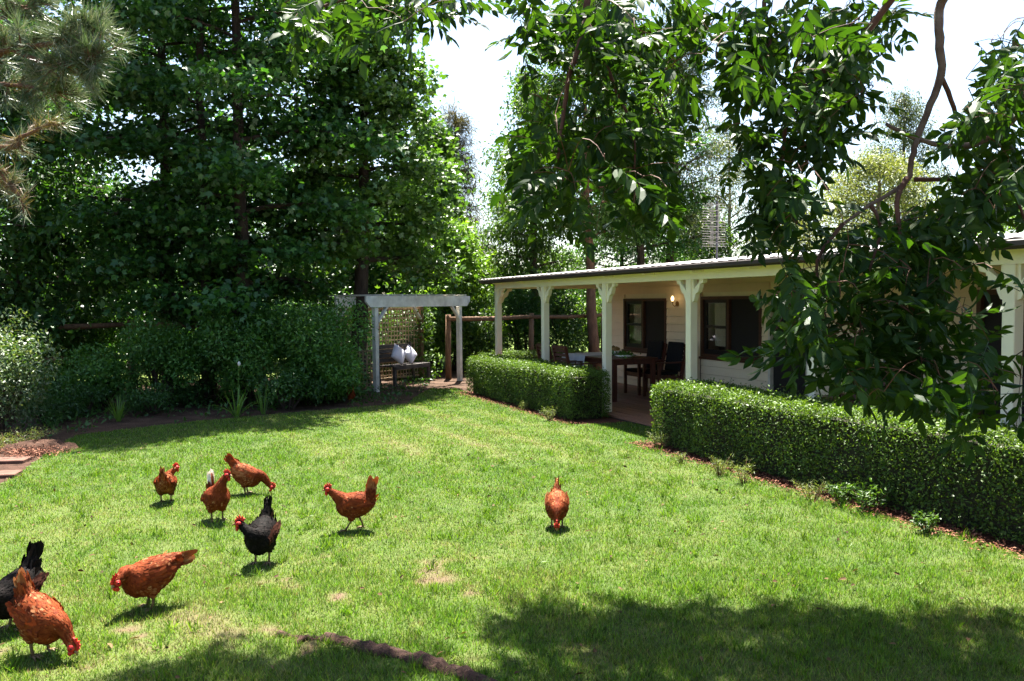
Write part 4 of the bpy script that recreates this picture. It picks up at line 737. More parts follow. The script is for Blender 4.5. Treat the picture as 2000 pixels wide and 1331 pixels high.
# ------------------------------------------------------------------ the overhanging tree with pinnate leaves
ov = thing('overhanging_tree', 'overhanging tree with large drooping feather shaped leaves framing the right', 'tree', (3.7, 1.6, 0))
OV = np.array([3.7, 1.6, 0.])
def ovp(p): return tuple(np.asarray(p, float) - OV)
MB().tube([(0, 0, -.1), (.02, .02, .15), (-.05, .05, 1.2), (-.1, .15, 2.4), (-.25, .3, 3.4), (-.5, .7, 4.6)], [.3, .23, .19, .17, .14, .1], 14, jit=.05).build('trunk', M['bark'], ov, True)
K1 = np.array([3.6, 1.75, 2.4]); K2 = np.array([3.45, 1.9, 3.4]); K3 = np.array([3.2, 2.3, 4.6])
branches = [   # points in space, start radius
    ([K1, AT(2150, 150, 3.3), AT(2000, 215, 3.9), AT(1940, 262, 4.0), AT(1880, 287, 4.05), AT(1800, 275, 4.1), AT(1730, 243, 4.1)], .03, 'limb'),
    ([K3, AT(1960, -160, 3.6), AT(1846, -10, 4.0), AT(1834, 60, 4.02), AT(1837, 148, 4.05), AT(1802, 240, 4.1), AT(1783, 300, 4.1), AT(1770, 355, 4.1), AT(1700, 400, 4.1), AT(1645, 440, 4.1)], .027, 'limb'),
    ([AT(1837, 148, 4.05), AT(1862, 210, 4.1), AT(1885, 300, 4.15), AT(1890, 350, 4.15), AT(1908, 395, 4.15), AT(1905, 440, 4.2)], .012, 'twig'),
    ([AT(1772, 350, 4.1), AT(1752, 390, 4.0), AT(1760, 470, 3.9), AT(1772, 560, 3.8), AT(1790, 640, 3.75), AT(1800, 705, 3.7)], .014, 'twig'),
    ([AT(1785, 352, 4.1), AT(1860, 352, 4.1), AT(1930, 360, 4.1), AT(1990, 400, 4.0), AT(2020, 520, 3.9), AT(2010, 620, 3.8)], .012, 'twig'),
    ([K3, AT(1830, -150, 3.9), AT(1740, 0, 4.1), AT(1655, 105, 4.15), AT(1575, 165, 4.2), AT(1540, 215, 4.2), AT(1530, 300, 4.2), AT(1522, 360, 4.2)], .022, 'twig'),
    ([AT(1655, 105, 4.15), AT(1650, 60, 4.3), AT(1700, 20, 4.4)], .01, 'twig'),
    ([K3, AT(1650, -260, 4.0), AT(1500, -20, 4.3), AT(1505, 60, 4.3), AT(1498, 140, 4.3)], .02, 'twig'),
    ([K3, np.array([1.9, 3.2, 4.7]), AT(1200, -220, 4.1), AT(1148, 0, 4.1), AT(1143, 40, 4.1), AT(1112, 150, 4.0), AT(1098, 240, 3.95), AT(1090, 310, 3.9)], .024, 'twig'),
    ([AT(1143, 40, 4.1), AT(1172, 100, 4.1), AT(1205, 180, 4.05), AT(1235, 250, 4.0), AT(1240, 330, 3.95)], .013, 'twig'),
    ([AT(1200, -220, 4.1), AT(950, -170, 4.3), AT(800, -60, 4.4), AT(700, -10, 4.4), AT(600, 20, 4.4)], .02, 'twig'),
    ([AT(1645, 440, 4.1), AT(1600, 500, 4.0), AT(1600, 560, 3.9), AT(1620, 640, 3.8)], .011, 'twig'),
    ([AT(1700, 400, 4.1), AT(1720, 450, 4.0), AT(1690, 560, 3.9), AT(1680, 650, 3.8)], .01, 'twig'),
    ([K2, np.array([3.0, 3.4, 4.4]), np.array([2.6, 5.0, 5.3]), np.array([2.2, 6.6, 5.6])], .08, 'limb'), ([K3, np.array([2.0, 3.6, 5.5]), np.array([.9, 5.2, 5.7]), np.array([.2, 6.7, 5.6])], .07, 'limb'),
    ([np.array([2.0, 3.6, 5.5]), np.array([.2, 4.8, 5.7]), np.array([-.7, 6.0, 5.5]), np.array([-1.3, 6.6, 5.3])], .05, 'limb'), ([K2, np.array([3.9, 3.6, 4.6]), np.array([3.7, 5.6, 5.2]), np.array([3.6, 6.8, 5.3])], .06, 'limb')]
BP = []
def refine(pts):
    pts = [np.asarray(p, float) for p in pts]; out = []
    for i in range(len(pts) - 1):
        a, b, c, d = pts[max(0, i - 1)], pts[i], pts[i + 1], pts[min(len(pts) - 1, i + 2)]
        for s in np.linspace(0, 1, 6)[:-1]: out.append(.5 * (2 * b + (c - a) * s + (2 * a - 5 * b + 4 * c - d) * s * s + (3 * b - a - 3 * c + d) * s ** 3))
    return out + [pts[-1]]
for pts, r0, m in branches:
    q = refine(pts); k = len(q); BP += q
    MB().tube([ovp(p + rng.normal(0, .0018, 3)) for p in q], [r0 * (1 - .72 * i / (k - 1)) for i in range(k)], 8, jit=.08).build('branch', M[m], ov, True)
BP = np.array(BP)
def compound(nleaf, L, seed):
    rs = random.Random(seed); V = []; F = []; k = nleaf * 2 + 1; bend = rs.uniform(.1, .3)
    def pt(s): return Vector((L * s, 0, -bend * L * s * s))
    for i in range(6):
        s = i / 5; p = pt(s); w = .0022 * (1 - .5 * s); V += [p + Vector((0, w, 0)), p + Vector((0, -w, 0)), p + Vector((0, 0, -w * 1.6))]
    for i in range(5):
        for a, b in ((0, 1), (1, 2), (2, 0)): F.append((3 * i + a, 3 * i + b, 3 * i + 3 + b, 3 * i + 3 + a))
    def leaflet(p, d, l, w, hang):
        d = d.normalized(); up = Vector((0, 0, 1)); sd = d.cross(up).normalized(); sd = Matrix.Rotation(hang, 3, d) @ sd; nn = sd.cross(d); b = len(V)
        for x, y, z in ((0, 0, 0), (.2, .36, .05), (.5, .5, .04), (.8, .24, -.03), (1, 0, -.14), (.8, -.24, -.03), (.5, -.5, .04), (.2, -.36, .05), (.3, 0, -.01), (.65, 0, -.05)):
            V.append(p + d * (x * l) + sd * (y * w) + nn * (z * l))
        F.extend([tuple(b + i for i in f) for f in ((0, 8, 1), (1, 8, 9, 2), (2, 9, 3), (3, 9, 4), (4, 9, 5), (5, 9, 6), (6, 9, 8, 7), (7, 8, 0))])
    for i in range(nleaf):
        s = .2 + .74 * i / (nleaf - 1); p = pt(s); l = .08 * (.75 + .4 * math.sin(math.pi * min(1, s * .95))) * rs.uniform(.88, 1.12)
        for sg in (-1, 1): leaflet(p + Vector((rs.uniform(-.008, .008), 0, 0)), Vector((.55 + .3 * s + rs.gauss(0, .2), sg * 1, -.55 + rs.uniform(-.6, .6))), l, l * rs.uniform(.36, .47), rs.gauss(0, .45))
    leaflet(pt(1), Vector((1, 0, -bend * 1.6)), .09, .042, 0)
    me = bpy.data.meshes.new('leaf'); me.from_pydata([tuple(v) for v in V], [], F); me.update(); me.materials.append(M['pinnate']); return me
CM = [compound(n, L, 100 + i) for i, (n, L) in enumerate(((5, .27), (6, .31), (6, .29), (5, .25), (7, .33)))]
CV = []
for me in CM:
    v = np.empty(len(me.vertices) * 3, np.float32); me.vertices.foreach_get('co', v); CV.append((v.reshape(-1, 3), [tuple(p.vertices) for p in me.polygons]))
blobs = [(590, 20, 40, 28, 8, 4.4), (650, 25, 60, 40, 10, 4.4), (760, 15, 90, 40, 15, 4.4), (850, 10, 45, 28, 6, 4.4), (905, 0, 25, 12, 2, 4.4), (1010, 0, 30, 18, 4, 4.3), (1120, 40, 110, 60, 20, 4.2), (1230, 50, 110, 60, 20, 4.2), (1340, 40, 60, 50, 13, 4.3),
         (1120, 170, 80, 80, 18, 4.1), (1250, 190, 100, 90, 24, 4.1), (1070, 310, 70, 60, 13, 4.0), (1170, 310, 100, 70, 20, 4.0), (1270, 320, 60, 80, 14, 4.0), (1090, 385, 60, 40, 9, 3.9), (1220, 400, 60, 30, 6, 3.9),
         (1470, 60, 60, 70, 14, 4.3), (1560, 60, 80, 60, 18, 4.3), (1660, 50, 80, 50, 14, 4.3), (1720, 30, 40, 25, 5, 4.3), (1480, 160, 70, 60, 16, 4.3), (1590, 160, 80, 60, 16, 4.2), (1670, 150, 60, 60, 13, 4.2), (1640, 240, 50, 40, 8, 4.2), (1590, 290, 50, 40, 6, 4.2), (1520, 250, 80, 50, 14, 4.2), (1470, 300, 50, 30, 6, 4.2), (1530, 340, 60, 50, 10, 4.2), (1490, 400, 50, 50, 8, 4.1), (1560, 420, 60, 60, 11, 4.1), (1480, 470, 40, 30, 4, 4.1), (1620, 480, 60, 40, 8, 4.0),
         (1965, 100, 40, 40, 7, 4.0), (1955, 190, 60, 60, 13, 4.0), (1930, 265, 70, 50, 13, 4.2), (1955, 350, 55, 60, 14, 4.1), (1890, 390, 80, 40, 15, 4.1), (1850, 430, 60, 30, 8, 4.1), (1740, 460, 90, 40, 13, 4.0), (1830, 470, 70, 50, 12, 4.0), (1640, 560, 100, 60, 18, 3.9), (1760, 560, 100, 60, 18, 3.9), (1830, 560, 40, 50, 5, 3.9), (1540, 590, 50, 50, 8, 3.9),
         (1560, 660, 60, 50, 9, 3.8), (1660, 660, 90, 60, 17, 3.8), (1770, 670, 90, 60, 17, 3.8), (1860, 660, 50, 40, 5, 3.8), (1975, 560, 25, 40, 3, 3.8), (1960, 680, 40, 40, 3, 3.8), (1700, 730, 80, 40, 9, 3.7), (1820, 750, 90, 40, 14, 3.7), (1915, 785, 70, 35, 9, 3.7), (1980, 790, 30, 30, 3, 3.7)]
MATS = []; tw = MB()
def put_leaf(pos, vis):
    global BP
    j = int(np.argmin(((BP - pos) ** 2).sum(1))); b = BP[j]; d = pos - b; dl = np.linalg.norm(d)
    out = nrm(d * (1, 1, .3) + rng.normal(0, .25, 3)); ax = nrm(np.array([out[0], out[1], out[2] * .4]) + rng.normal(0, .45, 3) + (0, 0, -.42))
    up = nrm(np.array([0, 0, 1.]) + rng.normal(0, .6, 3)); sy = nrm(np.cross(up, ax)); uz = np.cross(ax, sy); s = rng.uniform(.78, 1.15)
    st = pos - ax * .13 * s
    if .05 < dl < .55:
        m1 = b * .65 + st * .35 + np.array([0, 0, .02]); m2 = b * .3 + st * .7 + np.array([0, 0, .022])
        tw.tube([ovp(p) for p in ((b, m1, m2, st) if vis else (b, st))], list(np.linspace(.0024, .0013, 4 if vis else 2)), 3, cap=False)
    BP = np.vstack([BP, st[None]])
    MATS.append((st, ax * s, sy * s, uz * s, int(rng.integers(5)), vis))
for px, py, rx, ry, n, Y in blobs:
    qs = []
    for k in range(int(n * (.7 if px > 1860 and py > 430 else 1.2))):
        a = rng.uniform(0, 2 * np.pi); r = math.sqrt(rng.random()); qs.append(AT(px + math.cos(a) * rx * r, py + math.sin(a) * ry * r, Y + rng.normal(0, .28)))
    qs.sort(key=lambda p: ((BP - p) ** 2).sum(1).min())
    for p in qs: put_leaf(p, True)
# the upper crown that shades the foreground lawn
upper = [(2.4, 6.7, 5.5, .9, .55), (1.2, 6.9, 5.5, .9, .5), (.35, 7.0, 5.5, .55, .4), (3.5, 6.4, 5.3, .8, .6), (4.4, 5.9, 5.2, .8, .7), (1.8, 6.0, 5.7, 1.2, .6), (.2, 6.2, 5.6, .7, .4), (-.85, 6.52, 5.4, .42, .26), (-1.5, 6.42, 5.3, .45, .26)]
for x, y, z, rx, ry in upper:
    for k in range(int(430 * rx * ry / .4)):
        a = rng.uniform(0, 2 * np.pi); r = math.sqrt(rng.random()); put_leaf(np.array([x + .1 + math.cos(a) * rx * r, y - .08 + math.sin(a) * ry * r, z + rng.normal(0, .22)]), False)
vis = [m for m in MATS if m[5]]; vis.sort(key=lambda m: np.linalg.norm(m[0] - (0, 0, 1.8))); single = set(id(m) for m in vis[:300]); rest = [m for m in MATS if id(m) not in single]
for st_, ax, sy, uz, k, v in vis[:300]:
    o = bpy.data.objects.new('leaf', CM[k]); COL.objects.link(o); o.parent = ov
    p = st_ - OV; o.matrix_local = Matrix(((ax[0], sy[0], uz[0], p[0]), (ax[1], sy[1], uz[1], p[1]), (ax[2], sy[2], uz[2], p[2]), (0, 0, 0, 1)))
Vs, Fl, Ss, b = [], [], [], 0
CS = []
for v0, fs in CV:      # leaflets as single folded outlines for the leaves high above the frame
    nleaf = (len(v0) - 18) // 10; vs_ = np.concatenate([v0[18 + 10 * i:28 + 10 * i][[0, 2, 4, 6]] for i in range(nleaf)]); CS.append((vs_, [(4 * i, 4 * i + 1, 4 * i + 2, 4 * i + 3) for i in range(nleaf)]))
for st_, ax, sy, uz, k, v in rest:
    v0, fs = (CV if v else CS)[k]; Vs.append((st_ - OV) + v0[:, 0:1] * ax + v0[:, 1:2] * sy + v0[:, 2:3] * uz)
    Fl.append(np.concatenate([np.array(f) for f in fs]) + b); Ss += [len(f) for f in fs]; b += len(v0)
o = link('crown', np_mesh('crown', np.concatenate(Vs), np.concatenate(Fl), Ss), M['pinnate'], ov); o['kind'] = 'stuff'
tw.build('twigs', M['twig'], ov)['kind'] = 'stuff'
rt = refine([G(545, 1243), G(600, 1246), G(660, 1254), G(720, 1270), G(790, 1282), G(860, 1308), G(930, 1332), np.array([.3, 3.4, 0]), np.array([1.8, 2.7, 0]), np.array([3.5, 1.7, .05])]); k = len(rt)
MB().tube([ovp(p + np.array([0, 0, -.016 + .008 * math.sin(i * .9)])) for i, p in enumerate(rt)], [(.012 + .02 * min(1, i / 12) + .01 * random.random() + .0007 * i) for i in range(k)], 10, jit=.28).build('root', M['root'], ov, True)
for a, bq in (((600, 1246), (575, 1262)), ((650, 1253), (700, 1252)), ((560, 1244), (535, 1238))):
    A0, A1 = G(*a), G(*bq); MB().tube([ovp(A0), ovp((A0 + A1) / 2 + np.array([0, 0, .012])), ovp(A1 + np.array([0, 0, -.02]))], [.02, .018, .008], 7, jit=.12).build('root', M['root'], ov, True)

# ------------------------------------------------------------------ pine at the top left
PN = np.array([-7.4, 6.6, 0.]); pn = thing('pine_tree', 'pine with pale long needle tufts reaching in at the upper left', 'tree', PN)
MB().tube([(0, 0, -.1), (.03, 0, 1.5), (0, .05, 3.5), (.05, 0, 6), (0, 0, 8.5)], [.24, .2, .17, .12, .05], 12, jit=.05).build('trunk', M['bark_red'], pn, True)
def pnp(p): return tuple(np.asarray(p, float) - PN)
TP, TA, TS, TB, TBA = [], [], [], [], []
def tufts(c, ax, n, L, brown=False):
    for k in range(n):
        d = nrm(np.asarray(ax) * rng.uniform(.2, 1.1) + rng.normal(0, .3, 3)); (TB if brown else TP).append(c + rng.normal(0, .012, 3) - nrm(np.asarray(ax)) * rng.uniform(0, .07)); (TBA if brown else TA).append(d)
        if not brown: TS.append(L * rng.uniform(.7, 1.1))
pbr = [[(-7.3, 6.6, 3.9), AT(-120, 120, 6.4), AT(20, 95, 6.3), AT(110, 85, 6.2), AT(150, 70, 6.2), AT(190, 60, 6.2)], [AT(20, 95, 6.3), AT(90, 125, 6.2), AT(130, 130, 6.1), AT(170, 122, 6.1), AT(195, 105, 6.1)], [(-7.3, 6.6, 4.1), AT(-80, 40, 6.5), AT(20, 20, 6.5), AT(80, 5, 6.5)], [AT(-120, 120, 6.4), AT(-20, 160, 6.4), AT(60, 170, 6.3), AT(100, 180, 6.3), AT(120, 178, 6.3)],
       [(-7.4, 6.6, 3.2), AT(-60, 290, 6.6), AT(40, 268, 6.6), AT(100, 240, 6.5)], [(-7.4, 6.6, 2.9), AT(-80, 330, 6.8), AT(10, 350, 6.8), AT(45, 400, 6.8)]]
for bi, b in enumerate(pbr):
    q = refine(b); k = len(q); MB().tube([pnp(p) for p in q], [.035 * (1 - .8 * i / (k - 1)) * (1 if bi in (0, 4, 5) else .6) for i in range(k)], 7, jit=.1).build('limb', M['bark_red'], pn, True); tb = MB()
    for i in range(4, k, 1):
        for m in range(3 if bi < 4 else 1):
            d = nrm((q[i] - q[i - 1]) / np.linalg.norm(q[i] - q[i - 1]) * .5 + rng.normal(0, .7, 3) + (0, 0, .25)); l = rng.uniform(.06, .2); e = q[i] + d * l
            tb.tube([pnp(q[i]), pnp((q[i] + e) / 2 + np.array([0, 0, -.01])), pnp(e)], [.007, .005, .003], 4, cap=False); tufts(e, d, 42 if bi < 4 else 24, .16)
            if bi >= 4 or rng.random() < .12: tufts(q[i] + d * l * .3, d, 30, .14, True)
    tb.build('twigs', M['bark_red'], pn)['kind'] = 'stuff'
TP = np.array(TP) - PN; n = len(TP); leaf_obj('needles', M['pine'], pn, [leaves(TP, np.array(TA), rng.normal(0, 1, (n, 3)), np.array(TS), .0065, T_NEEDLE)], 'stuff')
TB = np.array(TB) - PN; n = len(TB); leaf_obj('dry_needles', M['pine_brown'], pn, [leaves(TB, np.array(TBA), rng.normal(0, 1, (n, 3)), rng.uniform(.1, .17, n), .006, T_NEEDLE)], 'stuff')

# ------------------------------------------------------------------ hens
def feathermat(name, cols, rough=.55, spec=.3):
    return leafmat(name, cols, .15, max(rough, .75), spec * .35, tint=(1.1, .8, .5), patch=9)
M['russet'] = feathermat('russet_feather', [(.11, .018, .005), (.17, .032, .008), (.23, .052, .013)])
M['russet_pale'] = feathermat('buff_feather', [(.19, .05, .014), (.28, .095, .034), (.37, .17, .075)])
M['black'] = feathermat('black_feather', [(.004, .0035, .0035), (.008, .007, .006), (.018, .013, .012)], .6, .2)
M['black_brown'] = feathermat('dark_brown_feather', [(.02, .008, .006), (.05, .016, .01), (.07, .03, .02)], .55, .2)
M['cream_f'] = feathermat('cream_feather', [(.45, .3, .17), (.6, .46, .3), (.7, .6, .45)])
M['white_f'] = feathermat('white_feather', [(.6, .57, .52), (.72, .7, .66), (.8, .78, .74)])
M['comb'] = surf('red_comb', (.42, .012, .01), (.6, .03, .02), 30, .5, .4, 80, .4, bdist=.004)
M['beak'] = surf('horn_beak', (.16, .09, .035), (.3, .18, .07), 30, .4)
M['shank'] = surf('yellow_brown_shank', (.1, .06, .025), (.18, .11, .045), 60, .6, .4, 150, bdist=.002)
M['eye'] = surf('eye', (.01, .005, .002), (.03, .012, .004), 30, .1)
def hen(label, pos, heading, pitch=0, head=(.155, 0, .375), hdir=(1, 0, -.05), tail=60, mat='russet', mat2='russet_pale', tailm='russet_pale', stride=0., scale=1., tlen=1., wingm=None, hips=.2, seed=1, tailw=1., low=.028, pale=.12):
    rs = np.random.default_rng(seed); t = thing('hen', label, 'hen', pos, math.atan2(heading[1], heading[0]), 'hens on the lawn', scale)
    cp, sp = math.cos(R(pitch)), math.sin(R(pitch)); hips -= low
    if head[2] > .15: head = (head[0], head[1], head[2] - low)
    def rot(x, z, y=0.):  # nose-down pitch about the hip
        dx, dz = x + .01, z - low - hips; return Vector((-.01 + dx * cp + dz * sp, y, hips - dx * sp + dz * cp))
    m = MB()
    bo = [(x, z, a * 1.13, b * 1.12) for x, z, a, b in [(-.165, .262, .012, .015), (-.145, .255, .042, .045), (-.1, .242, .07, .074), (-.04, .226, .084, .09), (.03, .216, .084, .092), (.085, .222, .07, .08), (.12, .23, .045, .055), (.14, .235, .015, .02)]]
    m.tube([rot(x, z) for x, z, a, b in bo], [(a, b) for x, z, a, b in bo], 16)
    ta = R(tail - pitch * 0); tb_ = rot(-.11, .262); td = Vector((-math.cos(ta), 0, math.sin(ta)))
    m.tube([tb_ - td * .05 + Vector((.02, 0, 0)), tb_ + td * .01, tb_ + td * .06 * tlen, tb_ + td * .11 * tlen, tb_ + td * .135 * tlen], [(.06, .06), (.048, .055), (.027, .046), (.011, .032), (.003, .012)], 12)
    b0 = rot(.06, .235); b1 = rot(.115, .275); hd = Vector(head); hv = Vector(hdir).normalized(); nk = []
    c1 = b1 + (b1 - b0) * .6; c2 = hd - hv * .05 - (Vector((0, 0, .05)) if head[2] > .28 else Vector((.03, 0, -.02)))
    for i in range(9):
        s = i / 8; nk.append(b0 * (1 - s) ** 3 + c1 * 3 * s * (1 - s) ** 2 + c2 * 3 * s * s * (1 - s) + hd * s ** 3)
    m.tube(nk, [(.066, .07), (.061, .064), (.054, .056), (.046, .048), (.039, .041), (.033, .035), (.029, .031), (.026, .027), (.024, .025)], 12)
    m.tube([hd - hv * .026, hd - hv * .015, hd + hv * .005, hd + hv * .02, hd + hv * .03], [(.008, .009), (.023, .024), (.026, .027), (.018, .02), (.006, .007)], 12)
    legs = []
    for sg in (-1, 1):
        sx = sg * stride; hip = rot(-.02, .19, sg * .045); kn = Vector((.0 + sx * .5, sg * .046, .1 - low * .7)); ft = Vector((sx, sg * .045, .012))
        m.tube([hip + Vector((0, 0, .03)), hip * .6 + kn * .4, kn], [.046, .042, .017], 10); legs.append((kn, ft, sx))
    tmp = link('tmp', m.mesh('tmp')); rm = tmp.modifiers.new('r', 'REMESH'); rm.mode = 'VOXEL'; rm.voxel_size = .009; smo = tmp.modifiers.new('s', 'SMOOTH'); smo.iterations = 5; smo.factor = .6
    dg = bpy.context.evaluated_depsgraph_get(); me = bpy.data.meshes.new_from_object(tmp.evaluated_get(dg)); bpy.data.objects.remove(tmp); me.name = 'body'
    me.materials.clear(); body = link('body', me, M[mat], t, True)
    V = np.empty(len(me.vertices) * 3, np.float32); me.vertices.foreach_get('co', V); V = V.reshape(-1, 3).astype(float); NV = np.empty(len(me.vertices) * 3, np.float32); me.vertices.foreach_get('normal', NV); NV = NV.reshape(-1, 3).astype(float)
    spn = [tb_ + td * .13 * tlen, tb_ + td * .06 * tlen, tb_] + [rot(x, z) for x, z in ((-.06, .235), (.02, .22), (.07, .235))] + nk[2:] + [hd + hv * .03]
    spn = np.array([tuple(p) for p in spn]); mid = (spn[1:] + spn[:-1]) / 2; dirs = nrm(spn[:-1] - spn[1:])
    nf = 2800; ii = rs.integers(0, len(V), nf); P, Nn = V[ii], nrm(NV[ii]); near = np.argmin(((P[:, None] - mid[None]) ** 2).sum(2), 1); fl = dirs[near]; isn = near >= 5
    k = (P[:, 2] > .085 - low * .7) & (((P - np.array(tuple(hd))) ** 2).sum(1) > .024 ** 2); P, Nn, fl, isn = P[k], Nn[k], fl[k], isn[k]; n = len(P)
    A = fl - Nn * (fl * Nn).sum(1, keepdims=True); A = nrm(A) + Nn * .05 + rs.normal(0, .1, (n, 3)); L = np.where(isn, .017, .021) * rs.uniform(.75, 1.25, n)
    T_F = (np.array([(0, .3, 0), (0, -.3, 0), (.55, -.5, .02), (.9, -.3, 0), (1, 0, -.03), (.9, .3, 0), (.55, .5, .02)]), [(0, 1, 2, 3, 4, 5, 6)])
    pal = (rs.random(n) < np.clip(pale * (.3 + .7 * (~isn)) + .35 * (P[:, 2] < .15) * (P[:, 0] < .03), 0, 1)) if mat2 else np.zeros(n, bool); Q = P + Nn * .001
    for sel, mm, nm in ((~pal, mat, 'plumage'), (pal, mat2, 'plumage')):
        if sel.sum(): leaf_obj(nm, M[mm], t, [leaves(Q[sel], A[sel], Nn[sel], L[sel], L[sel] * np.where(isn[sel], .4, .62), T_F)], 'stuff')
    # wings folded on the sides
    for sg in (-1, 1):
        w = MB(); n1, n2 = 8, 5; VV = []
        for i in range(n1 + 1):
            s = i / n1; x = .085 - .2 * s; hgt = .062 * math.sin(math.pi * min(1, .22 + s * .78)) ** .7 + .003
            for j in range(n2 + 1):
                q = j / n2 - .5; z = .238 + .012 * s - .015 * (s < .2) + q * 2 * hgt * .62; y = (.093 * math.sqrt(max(.05, 1 - ((x + .01) / .17) ** 2)) + .012) * (1 - .5 * q * q) - .004
                VV.append(tuple(rot(x, z, sg * y)))
        nv_ = len(VV); cen = [tuple(Vector(v) - Vector((0, sg * .012, 0))) for v in VV]; F = []
        for i in range(n1):
            for j in range(n2):
                a = i * (n2 + 1) + j; f = (a, a + 1, a + n2 + 2, a + n2 + 1); F += [f, tuple(nv_ + q for q in reversed(f))]
        wo = w.add(VV + cen, F).build('wing', M[wingm or mat], t, True)
        P_, A_w, L_ = [], [], []
        for i in range(n1):
            for j in range(n2):
                for r_ in range(2):
                    s, q = (i + rs.random()) / n1, (j + rs.random()) / n2; v = Vector(VV[min(n1, round(s * n1)) * (n2 + 1) + min(n2, round(q * n2))]); P_.append(tuple(v + Vector((0, sg * .003, 0)))); A_w.append(tuple(rot(-1, hips + low, 0) - rot(0, hips + low, 0) + Vector((0, sg * rs.uniform(-.08, .02), rs.normal(-.05, .1))))); L_.append(.032 + .02 * s)
        P_, A_w, L_ = np.array(P_), np.array(A_w), np.array(L_); leaf_obj('wing_feathers', M[wingm or (mat2 if rs.random() < .3 and mat2 else mat)], wo, [leaves(P_, A_w, np.tile((0, sg, .35), (len(P_), 1)) + rs.normal(0, .1, (len(P_), 3)), L_, L_ * .36, T_F)], 'stuff')
    # tail fan
    for cnt, tm, lo_, hi_, off in ((26, mat, .055, .08, 0.), (26, tailm, .07, .1, .055)):
        P_, A_w, N_, L_ = [], [], [], []
        for k_ in range(cnt):
            f = rs.uniform(-1, 1); sg = 1 if k_ % 2 else -1; d = td + Vector((f * .16, sg * .05 * tailw * rs.uniform(-.6, 1.2), f * .07)); P_.append(tuple(tb_ + td * (off * tlen + rs.uniform(-.02, .03)) + Vector((f * .022 * math.sin(ta), sg * (.03 - off * .3), f * .022 * math.cos(ta))))); A_w.append(tuple(d)); N_.append((.15 * f, sg, .15)); L_.append(rs.uniform(lo_, hi_) * tlen)
        P_, A_w, N_, L_ = map(np.array, (P_, A_w, N_, L_)); leaf_obj('tail', M[tm], t, [leaves(P_, A_w, N_, L_, L_ * .36 * (.6 + .4 * tailw), T_F)], 'stuff')
    nf2 = 60; P_ = np.array(tuple(tb_)) + rs.normal(0, 1, (nf2, 3)) * (.03, .028, .02) - np.array(tuple(td)) * .015; leaf_obj('saddle_feathers', M[mat], t, [leaves(P_, np.tile(tuple(td), (nf2, 1)) + rs.normal(0, .3, (nf2, 3)), rs.normal(0, 1, (nf2, 3)), .06, .018, T_F)], 'stuff')
    # head furniture
    side = Vector((0, 0, 1)).cross(hv); side = side.normalized() if side.length > .1 else Vector((0, 1, 0)); up = hv.cross(side).normalized()
    comb = [(-.03, .012), (-.038, .03), (-.028, .032), (-.022, .05), (-.012, .036), (-.002, .056), (.006, .036), (.014, .048), (.018, .03), (.026, .032), (.03, .01), (.02, .004), (0, .012), (-.02, .006)]
    MB().prism(comb, hd, hv, up, side, -.004, .004).build('comb', M['comb'], t)
    MB().tube([hd + hv * .002 + side * .024, hd + hv * .002 - side * .024], [.019, .019], 10).build('face', M['comb'], t, True)
    for sg in (-1, 1):
        w0 = hd + hv * .016 + side * (sg * .009) - up * .012; MB().tube([w0, w0 - up * .014 + hv * .002, w0 - up * .028, w0 - up * .036], [(.004, .006), (.007, .011), (.007, .012), (.002, .004)], 8).build('wattle', M['comb'], t, True)
        e = hd + hv * .008 + side * (sg * .0245) + up * .006; MB().tube([e - side * (sg * .003), e + side * (sg * .002), e + side * (sg * .004)], [.005, .0045, .001], 8).build('eye', M['eye'], t, True)
    MB().tube([hd + hv * .02, hd + hv * .034 - up * .001, hd + hv * .05 - up * .008], [.011, .008, .001], 8).build('beak', M['beak'], t, True)
    for kn, ft, sx in legs:
        l = MB(); l.tube([kn + Vector((0, 0, .015)), kn + Vector((-.01, 0, -.01)), (kn + ft) / 2 + Vector((-.008, 0, 0)), ft], [.014, .0085, .0075, .009], 8)
        for a in (-.5, 0, .5): l.tube([ft, ft + Vector((math.cos(a) * .03, math.sin(a) * .03, .002)), ft + Vector((math.cos(a) * .058, math.sin(a) * .058, -.008))], [.0075, .006, .002], 6)
        l.tube([ft, ft + Vector((-.026, 0, -.006))], [.006, .002], 6).build('leg', M['shank'], t, True)
    return t
UP = dict(head=(.13, 0, .40), hdir=(1, 0, -.1))
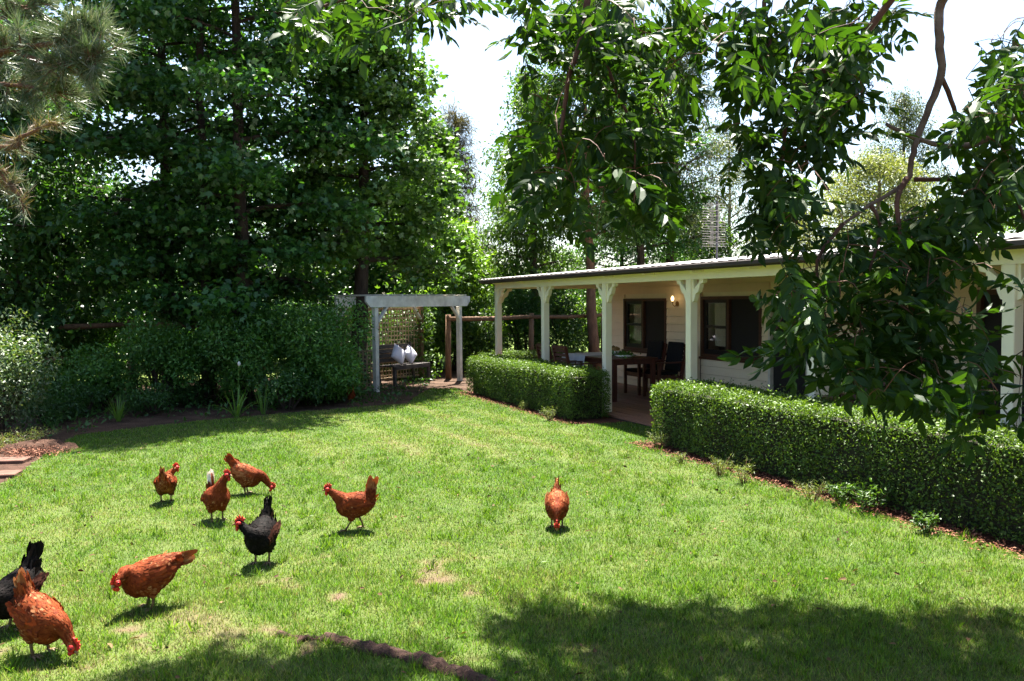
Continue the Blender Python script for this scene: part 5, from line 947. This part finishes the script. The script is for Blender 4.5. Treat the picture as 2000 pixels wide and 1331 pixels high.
hen('russet hen seen from behind, leftmost of the upper hens', G(325, 982), (-.22, 1), 4, head=(.14, -.075, .345), hdir=(.7, -.7, 0), tail=62, mat='russet', seed=1, pale=.6, scale=.93)
hen('upright russet hen facing us with a white tail', G(425, 1018), (.62, -.78), -22, head=(.115, .05, .425), hdir=(.75, .66, -.1), tail=84, tlen=1.35, tailm='white_f', seed=2, hips=.205)
hen('russet hen bending right to peck behind the upright hen', G(482, 966), (1, .05), 20, head=(.245, 0, .07), hdir=(.65, 0, -.75), tail=50, tailm='russet', seed=3, pale=.35, scale=.96)
hen('black hen with dark brown wings in the middle of the flock', G(512, 1102), (-.05, -1), 12, head=(.12, -.1, .33), hdir=(.15, -1, -.05), tail=74, mat='black', mat2=None, tailm='black', wingm='black_brown', seed=4, scale=1.05, tlen=1.1)
hen('russet hen walking left with a raised buff tail', G(692, 1036), (-1, -.14), -3, head=(.205, 0, .355), hdir=(1, 0, -.15), tail=72, tailm='russet_pale', stride=.07, seed=5, scale=.98, tlen=1.15, tailw=1.3, low=.012)
hen('russet hen pecking towards us alone at the right of the lawn', G(1088, 1030), (-.06, -1), 24, head=(.225, 0, .075), hdir=(.55, 0, -.83), tail=66, tailm='russet_pale', seed=6, pale=.5, scale=.93)
hen('russet hen with lowered head facing left in the foreground', G(292, 1190), (-.78, -.62), 8, head=(.185, .05, .235), hdir=(.75, .5, -.45), tail=8, tailm='russet_pale', seed=7, scale=1.03, pale=.2)
hen('big russet hen pecking in the bottom left corner', G(80, 1280), (.93, -.36), 24, head=(.225, 0, .075), hdir=(.6, 0, -.8), tail=70, tailm='russet_pale', seed=8, scale=1.02, pale=.25)
hen('black hen partly hidden at the left picture edge', G(32, 1228), (-.3, -.95), 18, head=(.23, 0, .085), hdir=(.6, 0, -.8), tail=68, mat='black', mat2=None, tailm='black', wingm='black_brown', seed=9, scale=1.05, tlen=1.1)
hen('russet hen standing in deep shade near the left pergola post', G(686, 786), (.5, -.8), 0, seed=10, scale=.72)
